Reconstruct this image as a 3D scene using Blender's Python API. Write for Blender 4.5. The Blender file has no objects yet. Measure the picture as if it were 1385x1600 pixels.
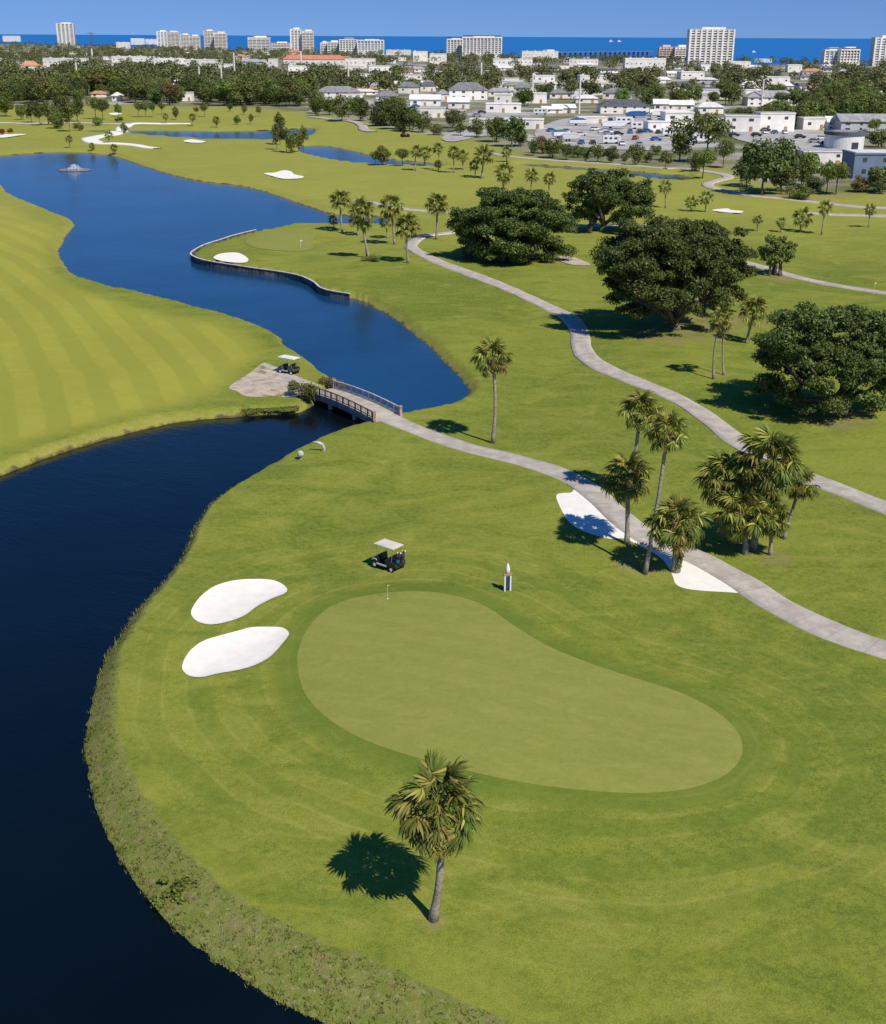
import bpy, math, random
import numpy as np
from mathutils import Vector, Matrix
from mathutils.geometry import delaunay_2d_cdt

random.seed(7)
RNG = np.random.default_rng(7)
C = bpy.context.scene.collection
SC = bpy.context.scene
R = math.radians

# ------------------------------------------------------------------ camera
W, H_, F, CH = 1385.0, 1600.0, 1950.0, 36.0
ROLL = R(0.29)
PITCH = math.atan((H_ / 2 - 56.5) / F)
cam_d = bpy.data.cameras.new('camera')
cam = bpy.data.objects.new('camera', cam_d)
C.objects.link(cam)
cam_d.sensor_fit = 'VERTICAL'
cam_d.sensor_height = 24.0
cam_d.lens = 24.0 * F / H_
cam_d.clip_start = 0.5
cam_d.clip_end = 200000.0
cam.matrix_world = (Matrix.Translation((0, 0, CH)) @ Matrix.Rotation(math.pi / 2 - PITCH, 4, 'X')
                    @ Matrix.Rotation(ROLL, 4, 'Z'))
SC.camera = cam

# ------------------------------------------------------------------ sky and sun
SUN_AZ, SUN_EL = R(142.0), R(51.0)      # clockwise from +Y, sun stands behind the viewer to the right
world = bpy.data.worlds.new('World')
SC.world = world
world.use_nodes = True
wn, wl = world.node_tree.nodes, world.node_tree.links
wn.clear()
w_out = wn.new('ShaderNodeOutputWorld')
w_bg = wn.new('ShaderNodeBackground')
w_sky = wn.new('ShaderNodeTexSky')
w_sky.sky_type = 'NISHITA'
w_sky.sun_disc = False
w_sky.sun_elevation = SUN_EL
w_sky.sun_rotation = SUN_AZ
w_sky.altitude = 0.0
w_sky.air_density = 1.0
w_sky.dust_density = 0.1
w_sky.ozone_density = 3.0
w_tc = wn.new('ShaderNodeTexCoord')
w_map = wn.new('ShaderNodeMapping')      # a dry, clear sky: the deep blue reaches down to the horizon
w_map.inputs['Location'].default_value = (0, 0, 0.13)
w_map.inputs['Scale'].default_value = (1, 1, 0.75)
w_nrm = wn.new('ShaderNodeVectorMath')
w_nrm.operation = 'NORMALIZE'
w_hs = wn.new('ShaderNodeHueSaturation')
w_hs.inputs['Saturation'].default_value = 1.38
w_hs.inputs['Value'].default_value = 1.0
wl.new(w_tc.outputs['Generated'], w_map.inputs['Vector'])
wl.new(w_map.outputs['Vector'], w_nrm.inputs[0])
wl.new(w_nrm.outputs['Vector'], w_sky.inputs['Vector'])
wl.new(w_sky.outputs['Color'], w_hs.inputs['Color'])
w_mul = wn.new('ShaderNodeMix')
w_mul.data_type = 'RGBA'
w_mul.blend_type = 'MULTIPLY'
w_mul.inputs['Factor'].default_value = 1.0
w_mul.inputs[7].default_value = (0.98, 0.87, 1.12, 1)
wl.new(w_hs.outputs['Color'], w_mul.inputs[6])
wl.new(w_mul.outputs[2], w_bg.inputs['Color'])
wl.new(w_bg.outputs['Background'], w_out.inputs['Surface'])
w_bg.inputs['Strength'].default_value = 0.095

sun_d = bpy.data.lights.new('sun', 'SUN')
sun_d.energy = 5.0
sun_d.angle = R(0.53)
sun_d.color = (1.0, 0.925, 0.80)
sun = bpy.data.objects.new('sun', sun_d)
C.objects.link(sun)
sun_to = Vector((math.sin(SUN_AZ) * math.cos(SUN_EL), math.cos(SUN_AZ) * math.cos(SUN_EL), math.sin(SUN_EL)))
sun.rotation_euler = (-sun_to).to_track_quat('-Z', 'Y').to_euler()
sun.location = (60, -60, 120)
SC.view_settings.view_transform = 'Standard'
SC.view_settings.look = 'None'
SC.view_settings.gamma = 1.0
SC.view_settings.use_curve_mapping = False
SC.view_settings.exposure = -0.05

# ------------------------------------------------------------------ node helpers
def mat(name):
    m = bpy.data.materials.new(name)
    m.use_nodes = True
    nt = m.node_tree
    bs = nt.nodes['Principled BSDF']
    return m, nt, bs

class G:
    """tiny node-graph builder"""
    def __init__(s, nt): s.nt = nt
    def n(s, t, **kw):
        x = s.nt.nodes.new(t)
        for k, v in kw.items(): setattr(x, k, v)
        return x
    def put(s, sock, v):
        if hasattr(v, 'is_output') or isinstance(v, bpy.types.NodeSocket): s.nt.links.new(v, sock)
        else:
            if isinstance(v, tuple) and len(v) == 3 and sock.type == 'RGBA': v = v + (1,)
            sock.default_value = v
    def math(s, op, a, b=0.0, c=None, clamp=False):
        x = s.n('ShaderNodeMath', operation=op, use_clamp=clamp)
        s.put(x.inputs[0], a); s.put(x.inputs[1], b)
        if c is not None: s.put(x.inputs[2], c)
        return x.outputs[0]
    def mix(s, f, a, b, blend='MIX'):
        x = s.n('ShaderNodeMix', data_type='RGBA', blend_type=blend)
        s.put(x.inputs['Factor'], f); s.put(x.inputs[6], a); s.put(x.inputs[7], b)
        return x.outputs[2]
    def noise(s, scale, vec=None, detail=4, rough=0.55, dist=0.0):
        x = s.n('ShaderNodeTexNoise')
        x.inputs['Scale'].default_value = scale
        x.inputs['Detail'].default_value = detail
        x.inputs['Roughness'].default_value = rough
        x.inputs['Distortion'].default_value = dist
        if vec is not None: s.put(x.inputs['Vector'], vec)
        return x.outputs['Fac']
    def ramp(s, v, lo, hi, a=0.0, b=1.0):
        x = s.n('ShaderNodeMapRange', interpolation_type='SMOOTHSTEP')
        s.put(x.inputs['Value'], v)
        x.inputs['From Min'].default_value = lo; x.inputs['From Max'].default_value = hi
        x.inputs['To Min'].default_value = a; x.inputs['To Max'].default_value = b
        return x.outputs[0]
    def attr(s, name):
        x = s.n('ShaderNodeAttribute'); x.attribute_name = name
        return x.outputs['Fac']
    def pos(s): return s.n('ShaderNodeNewGeometry').outputs['Position']
    def mapv(s, v, scale=(1, 1, 1), rot=(0, 0, 0)):
        x = s.n('ShaderNodeMapping'); s.put(x.inputs['Vector'], v)
        x.inputs['Scale'].default_value = scale; x.inputs['Rotation'].default_value = rot
        return x.outputs[0]
    def bump(s, h, strength, dist):
        x = s.n('ShaderNodeBump'); s.put(x.inputs['Height'], h)
        x.inputs['Strength'].default_value = strength; x.inputs['Distance'].default_value = dist
        return x.outputs[0]
    def rnd(s): return s.n('ShaderNodeObjectInfo').outputs['Random']

def simple(name, col, rough=0.7, var=0.12, scale=1.5, metal=0.0, spec=0.3, bump=0.0, objvar=0.0):
    """painted / weathered surface: colour with soft grime variation"""
    m, nt, bs = mat(name); g = G(nt)
    tc = g.n('ShaderNodeTexCoord').outputs['Object']
    nz = g.noise(scale, tc, 5, 0.6)
    dark = tuple(c * (1 - 2.0 * var) for c in col); lite = tuple(min(1, c * (1 + var)) for c in col)
    c = g.mix(g.ramp(nz, 0.3, 0.7), dark, lite)
    if objvar:
        v = g.math('MULTIPLY_ADD', g.rnd(), 2 * objvar, 1 - objvar)
        hs = g.n('ShaderNodeHueSaturation'); g.put(hs.inputs['Value'], v); g.put(hs.inputs['Color'], c)
        c = hs.outputs[0]
    g.put(bs.inputs['Base Color'], c)
    bs.inputs['Roughness'].default_value = rough
    bs.inputs['Metallic'].default_value = metal
    bs.inputs['Specular IOR Level'].default_value = spec
    if bump: g.put(bs.inputs['Normal'], g.bump(g.noise(scale * 12, tc, 3), bump, 0.02))
    return m

# ------------------------------------------------------------------ picture point -> place on the ground
def ray(px, py):
    x = (px - W / 2) / F; y = (H_ / 2 - py) / F
    c, s = math.cos(ROLL), math.sin(ROLL)
    x, y = x * c - y * s, x * s + y * c
    return (x, math.cos(PITCH) + y * math.sin(PITCH), -math.sin(PITCH) + y * math.cos(PITCH))
def at(px, py, z=0.0):
    d = ray(px, py); t = (z - CH) / d[2]
    return (d[0] * t, d[1] * t)
def proj(x, y, z):
    dz = z - CH
    cy = y * math.cos(PITCH) - dz * math.sin(PITCH); v = y * math.sin(PITCH) + dz * math.cos(PITCH)
    a, b = x / cy, v / cy
    c, s = math.cos(ROLL), math.sin(ROLL)
    a, b = a * c + b * s, -a * s + b * c
    return W / 2 + a * F, H_ / 2 - b * F
def catmull(pts, n=6, closed=True):
    P = np.array(pts, float); N = len(P); out = []
    rng_ = range(N if closed else N - 1)
    for i in rng_:
        p0, p1, p2, p3 = ((P[(i + k) % N] for k in (-1, 0, 1, 2)) if closed else
                          (P[max(0, min(N - 1, i + k))] for k in (-1, 0, 1, 2)))
        for t in np.arange(n) / n:
            out.append(0.5 * ((2 * p1) + (-p0 + p2) * t + (2 * p0 - 5 * p1 + 4 * p2 - p3) * t * t
                              + (-p0 + 3 * p1 - 3 * p2 + p3) * t ** 3))
    if not closed: out.append(P[-1])
    return np.array(out)
def _seg(x, y, A, B):
    """nearest distance from points to segments, and the crossing parity"""
    best = np.empty(len(x)); inside = np.empty(len(x), bool)
    E = B - A; L = (E ** 2).sum(1) + 1e-12
    ey = np.where(E[:, 1] == 0, 1e-12, E[:, 1])
    for k in range(0, len(x), 1500):
        px = x[k:k + 1500, None] - A[None, :, 0]; py = y[k:k + 1500, None] - A[None, :, 1]
        t = np.clip((px * E[:, 0] + py * E[:, 1]) / L, 0, 1)
        best[k:k + 1500] = ((px - t * E[:, 0]) ** 2 + (py - t * E[:, 1]) ** 2).min(1)
        cr = ((py < 0) != (y[k:k + 1500, None] < B[None, :, 1])) & (px < E[:, 0] * py / ey)
        inside[k:k + 1500] = cr.sum(1) % 2 == 1
    return np.sqrt(best), inside
def sdf_poly(X, Y, poly):
    """signed distance, negative inside"""
    X = np.asarray(X, float); P = np.asarray(poly, float)
    d, i = _seg(X.ravel(), np.asarray(Y, float).ravel(), P, np.roll(P, -1, 0))
    return np.where(i, -d, d).reshape(X.shape)
def dist_line(X, Y, line):
    X = np.asarray(X, float); P = np.asarray(line, float)
    return _seg(X.ravel(), np.asarray(Y, float).ravel(), P[:-1], P[1:])[0].reshape(X.shape)
def sstep(a, b, x):
    t = np.clip((np.asarray(x, float) - a) / (b - a), 0, 1)
    return t * t * (3 - 2 * t)

WL = -0.85        # level of the lake and ponds
def gp(pts, z=0.0): return [at(px, py, z) for px, py in pts]

# shoreline of the lake (the upper water and the canal below the bridge are one water)
SHORE = [(-160, 262), (-60, 247), (0, 243), (40, 240), (90, 238), (130, 238.5), (160, 241), (185, 246), (215, 256), (250, 268), (285, 277),
         (330, 285), (370, 289), (410, 298), (450, 312), (480, 322), (510, 332), (545, 337), (580, 337), (608, 341),
         (604, 351), (575, 354), (545, 354), (520, 352), (490, 352), (460, 353), (430, 359), (400, 366), (370, 374), (345, 382), (320, 390),
         (304, 398), (298, 403), (301, 408), (320, 414), (360, 421), (400, 427), (440, 432), (470, 439), (490, 448), (505, 459), (545, 466),
         (556, 468), (585, 480), (610, 494), (635, 512), (655, 528), (675, 546), (690, 561), (705, 576), (720, 591), (730, 604), (733, 613),
         (728, 622), (715, 631), (700, 637), (680, 642), (655, 647), (632, 651), (610, 655), (580, 663), (555, 670),
         (530, 678), (500, 690), (470, 705), (440, 722), (410, 740), (380, 758), (352, 776), (326, 797), (308, 822), (296, 850),
         (281, 880), (262, 905), (240, 930), (215, 955), (195, 985), (175, 1015), (160, 1050), (152, 1070), (146, 1090), (138, 1130),
         (134, 1170), (140, 1215), (150, 1255), (165, 1300), (190, 1345), (215, 1385), (250, 1425), (290, 1465), (335, 1500), (380, 1530),
         (430, 1562), (480, 1585), (540, 1612), (640, 1660), (760, 1740), (800, 2050), (300, 2200), (-700, 2200), (-700, 1100), (-350, 870),
         (-120, 787), (0, 743), (40, 728), (80, 713), (120, 700), (160, 689), (200, 677), (240, 667), (280, 660), (320, 655), (360, 652),
         (400, 649), (440, 647), (466, 645), (482, 638), (500, 624), (522, 608), (526, 600), (512, 590), (497, 578), (480, 564), (462, 551),
         (445, 540), (436, 528), (420, 518), (395, 508), (370, 500), (340, 491), (310, 484), (280, 475), (250, 468), (220, 460),
         (190, 455), (170, 450), (150, 443), (130, 437), (112, 427), (102, 415), (94, 403), (92, 392), (98, 378), (107, 365),
         (116, 355), (115, 347), (105, 341), (85, 335), (65, 325), (45, 317), (25, 308), (10, 300), (0, 289), (-60, 280), (-160, 276)]
LAKE = catmull(gp(SHORE, WL), 4)
rg0 = np.random.default_rng(11)
jit = rg0.normal(0, 1, LAKE.shape) * (0.02 + 0.0006 * np.abs(LAKE[:, 1:2]))
LAKE = LAKE + np.clip(jit, -0.3, 0.3)
POND1 = catmull(gp([(130, 203.5), (165, 203.5), (200, 204), (240, 204.5), (300, 205), (350, 205.5), (425, 203.5), (485, 200.5), (493, 204), (482, 213), (440, 220), (350, 219),
                    (300, 217), (240, 213), (205, 209.5), (150, 208)], WL), 3)
POND2 = catmull(gp([(466, 232), (482, 228), (505, 228), (530, 231), (555, 237), (585, 244), (620, 250), (655, 253), (690, 257), (690, 261),
                    (650, 260), (610, 259), (575, 257.5), (540, 254), (510, 249), (485, 243), (470, 238)], WL), 3)
POND3 = catmull(gp([(812, 256.5), (840, 257), (870, 259), (910, 262), (960, 265), (1000, 268), (1035, 272), (1075, 275), (1072, 284),
                    (1040, 283), (1000, 278.5), (950, 272), (910, 268.5), (850, 264), (815, 260)], WL), 3)
WALL_PX = [(400, 359), (370, 366), (345, 374), (320, 382), (304, 390.5), (298.5, 395.5), (302, 400), (320, 406.5), (360, 413), (400, 419), (440, 424.5), (470, 431), (490, 440), (506, 451.5), (548, 459)]
WALL = catmull(gp(WALL_PX, 0.12), 4, closed=False)
GREEN = catmull(gp([(465, 1040), (468, 1015), (478, 990), (495, 968), (515, 950), (545, 936), (580, 928), (615, 925), (650, 925), (690, 930),
                    (730, 941), (763, 956), (790, 975), (820, 995), (860, 1017), (905, 1035), (950, 1050), (1000, 1065), (1050, 1080),
                    (1092, 1098), (1127, 1120), (1150, 1143), (1160, 1165), (1157, 1187), (1140, 1208), (1110, 1225), (1070, 1238),
                    (1020, 1245), (960, 1246), (890, 1241), (820, 1232), (750, 1218), (700, 1205), (650, 1192), (600, 1175), (560, 1158),
                    (520, 1133), (490, 1105), (472, 1075)]), 3)
GREEN2 = catmull(gp([(384, 379), (396, 369), (425, 363), (460, 361.5), (484, 364), (492, 370), (485, 377), (490, 384), (478, 391), (450, 393), (410, 391), (390, 386)]), 4)
BUNK_A = catmull(gp([(299, 960), (303, 947), (316, 931), (336, 917), (365, 908), (395, 904.5), (423, 904), (440, 909), (449, 918), (444, 926), (424, 935), (402, 947), (382, 961), (358, 970), (330, 975), (309, 971)]), 5)
BUNK_B = catmull(gp([(285, 1040), (289, 1028), (300, 1013), (318, 1000), (345, 991), (372, 984), (395, 979), (425, 980), (443, 983), (452, 993), (443, 1006), (424, 1025), (402, 1036), (376, 1043), (342, 1049), (316, 1056), (297, 1055), (287, 1048)]), 5)
BUNKS_FAR = [[(334, 403), (345, 398), (372, 397), (388, 405), (383, 411), (360, 410.5), (341, 407)],
             [(413, 272), (430, 270.5), (442, 267), (455, 268), (460, 271.5), (475, 274.5), (468, 278), (445, 278.5), (427, 275.5)],
             [(1113, 327), (1135, 325.5), (1144, 328), (1161, 330), (1157, 333), (1138, 332.5), (1121, 330)],
             [(287, 220), (300, 217.5), (320, 220), (317, 223), (300, 222.5)],
             [(-20, 213), (0, 210.5), (25, 209.5), (41, 210.5), (30, 213), (5, 216)],
             [(170, 178), (182, 176.5), (192, 178), (180, 179.8)]]
BUNKS_FAR = [catmull(gp(b), 5) for b in BUNKS_FAR]
# edge of the golf course against the town
TOWN_EDGE = np.array(gp([(-500, 168), (0, 166), (200, 165), (380, 168), (480, 178), (560, 190), (640, 207), (740, 218), (830, 248), (930, 256), (1040, 262), (1120, 262), (1160, 285), (1250, 302), (1385, 305), (1900, 318)]))
COAST = [(-9000, 11000), (-3000, 7000), (-1500, 5000), (-700, 3700), (-250, 3050), (60, 2560), (330, 2080), (560, 1960), (900, 2000), (4000, 2300)]
CX = np.array([c[0] for c in COAST]); CY = np.array([c[1] for c in COAST])
BUNKS = [BUNK_A, BUNK_B] + BUNKS_FAR
def near(poly, X, Y, pad):
    mn = np.min(poly, 0) - pad; mx = np.max(poly, 0) + pad
    return (X > mn[0]) & (X < mx[0]) & (Y > mn[1]) & (Y < mx[1])
def bank_width(X, Y):
    return np.interp(Y, [30, 42, 50, 58, 70, 82, 96, 130, 400], [3.4, 3.1, 2.4, 1.8, 1.25, 0.9, 0.7, 1.2, 2.0])
def terrain(X, Y, want=False):
    X = np.atleast_1d(np.asarray(X, float)); Y = np.atleast_1d(np.asarray(Y, float))
    d = np.full(X.shape, 60.0)
    m = near(LAKE, X, Y, 30)
    if m.any(): d[m] = sdf_poly(X[m], Y[m], LAKE)
    for p in (POND1, POND2, POND3):
        m = near(p, X, Y, 25)
        if m.any(): d[m] = np.minimum(d[m], sdf_poly(X[m], Y[m], p))
    dw = np.full(X.shape, 60.0)
    m = near(WALL, X, Y, 6)
    if m.any(): dw[m] = dist_line(X[m], Y[m], WALL)
    bw = bank_width(X, Y)
    und = (0.22 * np.sin(X * 0.11 + Y * 0.05 + 1) * np.sin(Y * 0.083 - X * 0.03) + 0.16 * np.sin(X * 0.21 - Y * 0.07)
           + 0.10 * np.sin(X * 0.33 + Y * 0.29 + 2)) * np.interp(Y, [60, 200, 420, 900], [1.0, 1.0, 0.7, 0.0])
    land = sstep(bw, bw + 9, d)
    z = und * land + WL + (0 - WL) * np.where(dw < 3.5, sstep(0.0, 0.5, d - 0.25), sstep(-0.15, 1.0, d / bw) ** 0.8)
    z = np.where(d < 0, WL + np.maximum(d * 0.45, -1.3) - 0.03, z)
    gd = np.full(X.shape, 60.0)
    m = near(GREEN, X, Y, 45)
    if m.any(): gd[m] = sdf_poly(X[m], Y[m], GREEN)
    z = z + 0.22 * sstep(5.0, -3.0, gd)                       # the green stands on a low table
    bk = np.full(X.shape, 60.0)
    for i, p in enumerate(BUNKS):
        m = near(p, X, Y, 8)
        if m.any():
            q = sdf_poly(X[m], Y[m], p); bk[m] = np.minimum(bk[m], q)
            if i < 2: z[m] += 0.05 * sstep(0.9, 0.05, q) * (q > 0) + np.where(q <= 0, 0.05 - 0.10 * sstep(0, -0.25, q) - 0.12 * sstep(-0.2, -2.0, q), 0)
    dc = Y - np.interp(X, CX, CY)
    z = np.where(dc > -60, z - 3.0 * sstep(-40, 60, dc) - np.maximum(dc - 60, 0) * 0.002, z)
    if want: return z, d, gd, bk
    return z
def Hh(x, y): return float(terrain([x], [y])[0])
def g3(px, py):
    """ground point under a picture point, following the terrain"""
    z = 0.0
    for _ in range(3):
        x, y = at(px, py, z); z = Hh(x, y)
    return (x, y, z)

# ------------------------------------------------------------------ mesh helpers
def mesh_np(name, V, Fq, mats=None, smooth=False):
    me = bpy.data.meshes.new(name)
    V = np.asarray(V, np.float32); Fq = np.asarray(Fq, np.int32); k = Fq.shape[1]
    me.vertices.add(len(V)); me.vertices.foreach_set('co', V.ravel())
    me.loops.add(Fq.size); me.loops.foreach_set('vertex_index', Fq.ravel())
    me.polygons.add(len(Fq))
    me.polygons.foreach_set('loop_start', np.arange(len(Fq), dtype=np.int32) * k)
    me.polygons.foreach_set('loop_total', np.full(len(Fq), k, np.int32))
    if smooth: me.polygons.foreach_set('use_smooth', np.ones(len(Fq), bool))
    me.update(calc_edges=True); me.validate()
    if mats: me.materials.append(mats)
    return me
def fattr(me, name, data):
    a = me.attributes.new(name, 'FLOAT', 'POINT'); a.data.foreach_set('value', np.asarray(data, np.float32).ravel())
def link(name, me, parent=None, loc=None, rot=None, scale=None):
    o = bpy.data.objects.new(name, me); C.objects.link(o)
    if parent: o.parent = parent
    if loc is not None: o.location = loc
    if rot is not None: o.rotation_euler = rot
    if scale is not None: o.scale = scale
    return o
def tag(o, label=None, cat=None, group=None, kind=None):
    for k, v in (('label', label), ('category', cat), ('group', group), ('kind', kind)):
        if v: o[k] = v
    return o
def thing(name, label, cat, loc=(0, 0, 0), rz=0.0, group=None):
    o = bpy.data.objects.new(name, None); C.objects.link(o)
    o.empty_display_size = 0.5; o.location = loc; o.rotation_euler = (0, 0, rz)
    return tag(o, label, cat, group)
def copy_tree(o, parent=None):
    c = o.copy(); C.objects.link(c); c.parent = parent
    for ch in o.children: copy_tree(ch, c)
    return c

class MB:
    """collects shapes for ONE mesh object"""
    def __init__(s): s.v = []; s.f = []
    def add(s, vs, fs):
        b = len(s.v); s.v += [tuple(v) for v in vs]; s.f += [tuple(i + b for i in f) for f in fs]; return s
    def box(s, c, d, rz=0.0, top=1.0):
        """box centred at c, size d; top = scale of the upper face"""
        ca, sa = math.cos(rz), math.sin(rz); vs = []
        for z in (-1, 1):
            k = top if z > 0 else 1.0
            for x, y in ((-1, -1), (1, -1), (1, 1), (-1, 1)):
                X, Y = x * d[0] / 2 * k, y * d[1] / 2 * k
                vs.append((c[0] + X * ca - Y * sa, c[1] + X * sa + Y * ca, c[2] + z * d[2] / 2))
        return s.add(vs, [(0, 3, 2, 1), (4, 5, 6, 7), (0, 1, 5, 4), (1, 2, 6, 5), (2, 3, 7, 6), (3, 0, 4, 7)])
    def tube(s, p, r, n=8, caps=True):
        """tube through points p with radii r"""
        P = [Vector(q) for q in p]; r = r if hasattr(r, '__len__') else [r] * len(P)
        vs = []; up = Vector((0.13, 0.31, 0.94))
        for i, q in enumerate(P):
            d = (P[min(i + 1, len(P) - 1)] - P[max(i - 1, 0)]).normalized()
            a = d.cross(up)
            if a.length < 1e-3: a = d.cross(Vector((1, 0, 0)))
            a.normalize(); b = d.cross(a)
            for k in range(n):
                t = 2 * math.pi * k / n
                vs.append(q + (a * math.cos(t) + b * math.sin(t)) * r[i])
        fs = [(i * n + k, i * n + (k + 1) % n, (i + 1) * n + (k + 1) % n, (i + 1) * n + k) for i in range(len(P) - 1) for k in range(n)]
        if caps: fs += [tuple(range(n)), tuple((len(P) - 1) * n + k for k in reversed(range(n)))]
        return s.add(vs, fs)
    def lathe(s, prof, n=16, c=(0, 0, 0), ax='Z'):
        """profile [(r, h)] revolved"""
        vs = []
        for r, h in prof:
            for k in range(n):
                t = 2 * math.pi * k / n; a, b = r * math.cos(t), r * math.sin(t)
                q = (a, b, h) if ax == 'Z' else ((h, a, b) if ax == 'X' else (b, h, a))
                vs.append((c[0] + q[0], c[1] + q[1], c[2] + q[2]))
        m = len(prof)
        fs = [(i * n + k, i * n + (k + 1) % n, (i + 1) * n + (k + 1) % n, (i + 1) * n + k) for i in range(m - 1) for k in range(n)]
        fs += [tuple(reversed(range(n))), tuple((m - 1) * n + k for k in range(n))]
        return s.add(vs, fs)
    def prism(s, prof, y0, y1):
        """x-z outline extruded along y"""
        n = len(prof)
        vs = [(x, y0, z) for x, z in prof] + [(x, y1, z) for x, z in prof]
        return s.add(vs, [tuple(range(n)), tuple(reversed(range(n, 2 * n)))] + [(i, i + n, (i + 1) % n + n, (i + 1) % n) for i in range(n)])
    def build(s, name, m, parent=None, smooth=False, bevel=0.0, loc=None, rz=None):
        me = bpy.data.meshes.new(name); me.from_pydata(s.v, [], s.f); me.update()
        import bmesh
        bm = bmesh.new(); bm.from_mesh(me); bmesh.ops.recalc_face_normals(bm, faces=bm.faces)
        if bevel:
            bmesh.ops.bevel(bm, geom=[e for e in bm.edges if len(e.link_faces) == 2 and e.calc_face_angle(0) > 0.5],
                            offset=bevel, segments=2, affect='EDGES', profile=0.6, clamp_overlap=True)
        bm.to_mesh(me); bm.free()
        if smooth: me.polygons.foreach_set('use_smooth', np.ones(len(me.polygons), bool))
        me.materials.append(m)
        o = link(name, me, parent, loc)
        if rz is not None: o.rotation_euler = (0, 0, rz)
        return o
# ================================================================== THE SETTING
# ---- grass and ground
def grass_mix(g, P, light, dark, dry):
    big = g.noise(0.030, P, 3, 0.6, 0.8)
    straw = g.noise(3.6, g.mapv(P, (1.0, 2.6, 1), (0, 0, 0.5)), 5, 0.75, 1.5)
    med = g.noise(0.16, g.mapv(P, (1, 1.6, 1)), 5, 0.62, 1.2)
    fin = g.noise(2.2, P, 4, 0.7)
    vfin = g.noise(14.0, P, 2, 0.6)
    f = g.math('ADD', g.math('MULTIPLY', big, 0.50), g.math('MULTIPLY', med, 0.50))
    c = g.mix(g.ramp(f, 0.37, 0.62), dark, light)
    c = g.mix(g.math('MULTIPLY', g.ramp(med, 0.56, 0.74), 0.45), c, dry)
    c = g.mix(g.math('MULTIPLY', g.ramp(straw, 0.50, 0.66), g.ramp(med, 0.42, 0.62, 0.15, 0.75)), c, dry)
    c = g.mix(g.math('MULTIPLY', g.ramp(fin, 0.38, 0.72), 0.36), c, tuple(x * 0.62 for x in dark))
    k = g.math('ADD', g.math('MULTIPLY', fin, 0.5), g.math('MULTIPLY', vfin, 0.5))
    c = g.mix(0.40, c, g.mix(g.ramp(k, 0.36, 0.64), tuple(x * 0.5 for x in dark), tuple(min(1, x * 1.35) for x in light)))
    return c, fin, vfin, med, big

m_ground, nt, bs = mat('ground_turf'); g = G(nt); P = g.pos()
LIGHT, DARK, DRY = (0.236, 0.258, 0.032), (0.092, 0.142, 0.014), (0.335, 0.296, 0.078)
c, fin, vfin, med, big = grass_mix(g, P, LIGHT, DARK, DRY)
# mowing rings round the green
gd = g.attr('greend')
wob = g.math('MULTIPLY', g.noise(0.10, P, 2), 1.8)
ring = g.math('SINE', g.math('MULTIPLY', g.math('ADD', gd, wob), 2.1))
near_g = g.ramp(gd, 17.0, 6.0)
c = g.mix(g.math('MULTIPLY', g.math('MULTIPLY', g.ramp(ring, -0.3, 0.5), near_g), g.ramp(med, 0.35, 0.65, 0.42, 0.14)), c, (0.105, 0.158, 0.016))
c = g.mix(g.math('MULTIPLY', g.math('MULTIPLY', g.ramp(g.math('ABSOLUTE', g.math('SUBTRACT', ring, 0.0)), 0.42, 0.0), near_g), g.ramp(med, 0.4, 0.6, 0.0, 0.28)), c, DRY)
c = g.mix(g.math('MULTIPLY', g.ramp(gd, 2.2, 0.9), 0.55), c, (0.105, 0.155, 0.018))       # collar
# striped fairway across the water
lf = g.attr('stripe'); sv = g.attr('stripev')
sw = g.math('SINE', g.math('ADD', sv, g.math('MULTIPLY', g.noise(0.06, P, 2), 2.0)))
c = g.mix(g.math('MULTIPLY', lf, 0.6), c, (0.370, 0.345, 0.046))
c = g.mix(g.math('MULTIPLY', g.math('MULTIPLY', g.ramp(sw, -0.25, 0.25), lf), g.ramp(med, 0.3, 0.6, 0.22, 0.58)), c, (0.210, 0.232, 0.028))
# far fairways: a lighter, drier turf
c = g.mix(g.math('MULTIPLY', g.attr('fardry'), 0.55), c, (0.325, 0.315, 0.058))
# bare rings, dirt under the oaks
dm = g.math('MULTIPLY', g.attr('dirt'), g.ramp(g.noise(0.5, P, 5, 0.7), 0.38, 0.58))
c = g.mix(g.math('MULTIPLY', dm, 0.6), c, (0.25, 0.18, 0.10))
# worn strip beside the water, waterline mud
sh = g.attr('shore')
edge = g.math('ADD', sh, g.math('MULTIPLY', g.noise(0.9, P, 4), 1.4))
c = g.mix(g.math('MULTIPLY', g.ramp(edge, 2.0, 0.9), 0.45), c, (0.330, 0.275, 0.070))
c = g.mix(g.math('MULTIPLY', g.ramp(edge, 0.98, 0.55), 0.92), c, (0.085, 0.066, 0.032))
# unmown bank
wd = g.attr('weed')
wcol = g.mix(g.ramp(g.noise(1.3, P, 6, 0.75, 0.6), 0.36, 0.62), (0.125, 0.170, 0.021), (0.190, 0.195, 0.050))
wcol = g.mix(g.ramp(g.noise(5.0, P, 4, 0.8), 0.55, 0.70), wcol, (0.33, 0.27, 0.17))
wcol = g.mix(g.ramp(g.noise(3.1, P, 4, 0.8), 0.55, 0.66), wcol, (0.045, 0.055, 0.014))
wcol = g.mix(g.math('MULTIPLY', g.ramp(g.noise(0.55, P, 5, 0.75, 0.8), 0.56, 0.66), 0.55), wcol, (0.20, 0.150, 0.080))
c = g.mix(g.ramp(g.math('ADD', wd, g.math('MULTIPLY', g.noise(1.8, P, 4), 0.35)), 0.10, 0.26), c, wcol)
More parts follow.
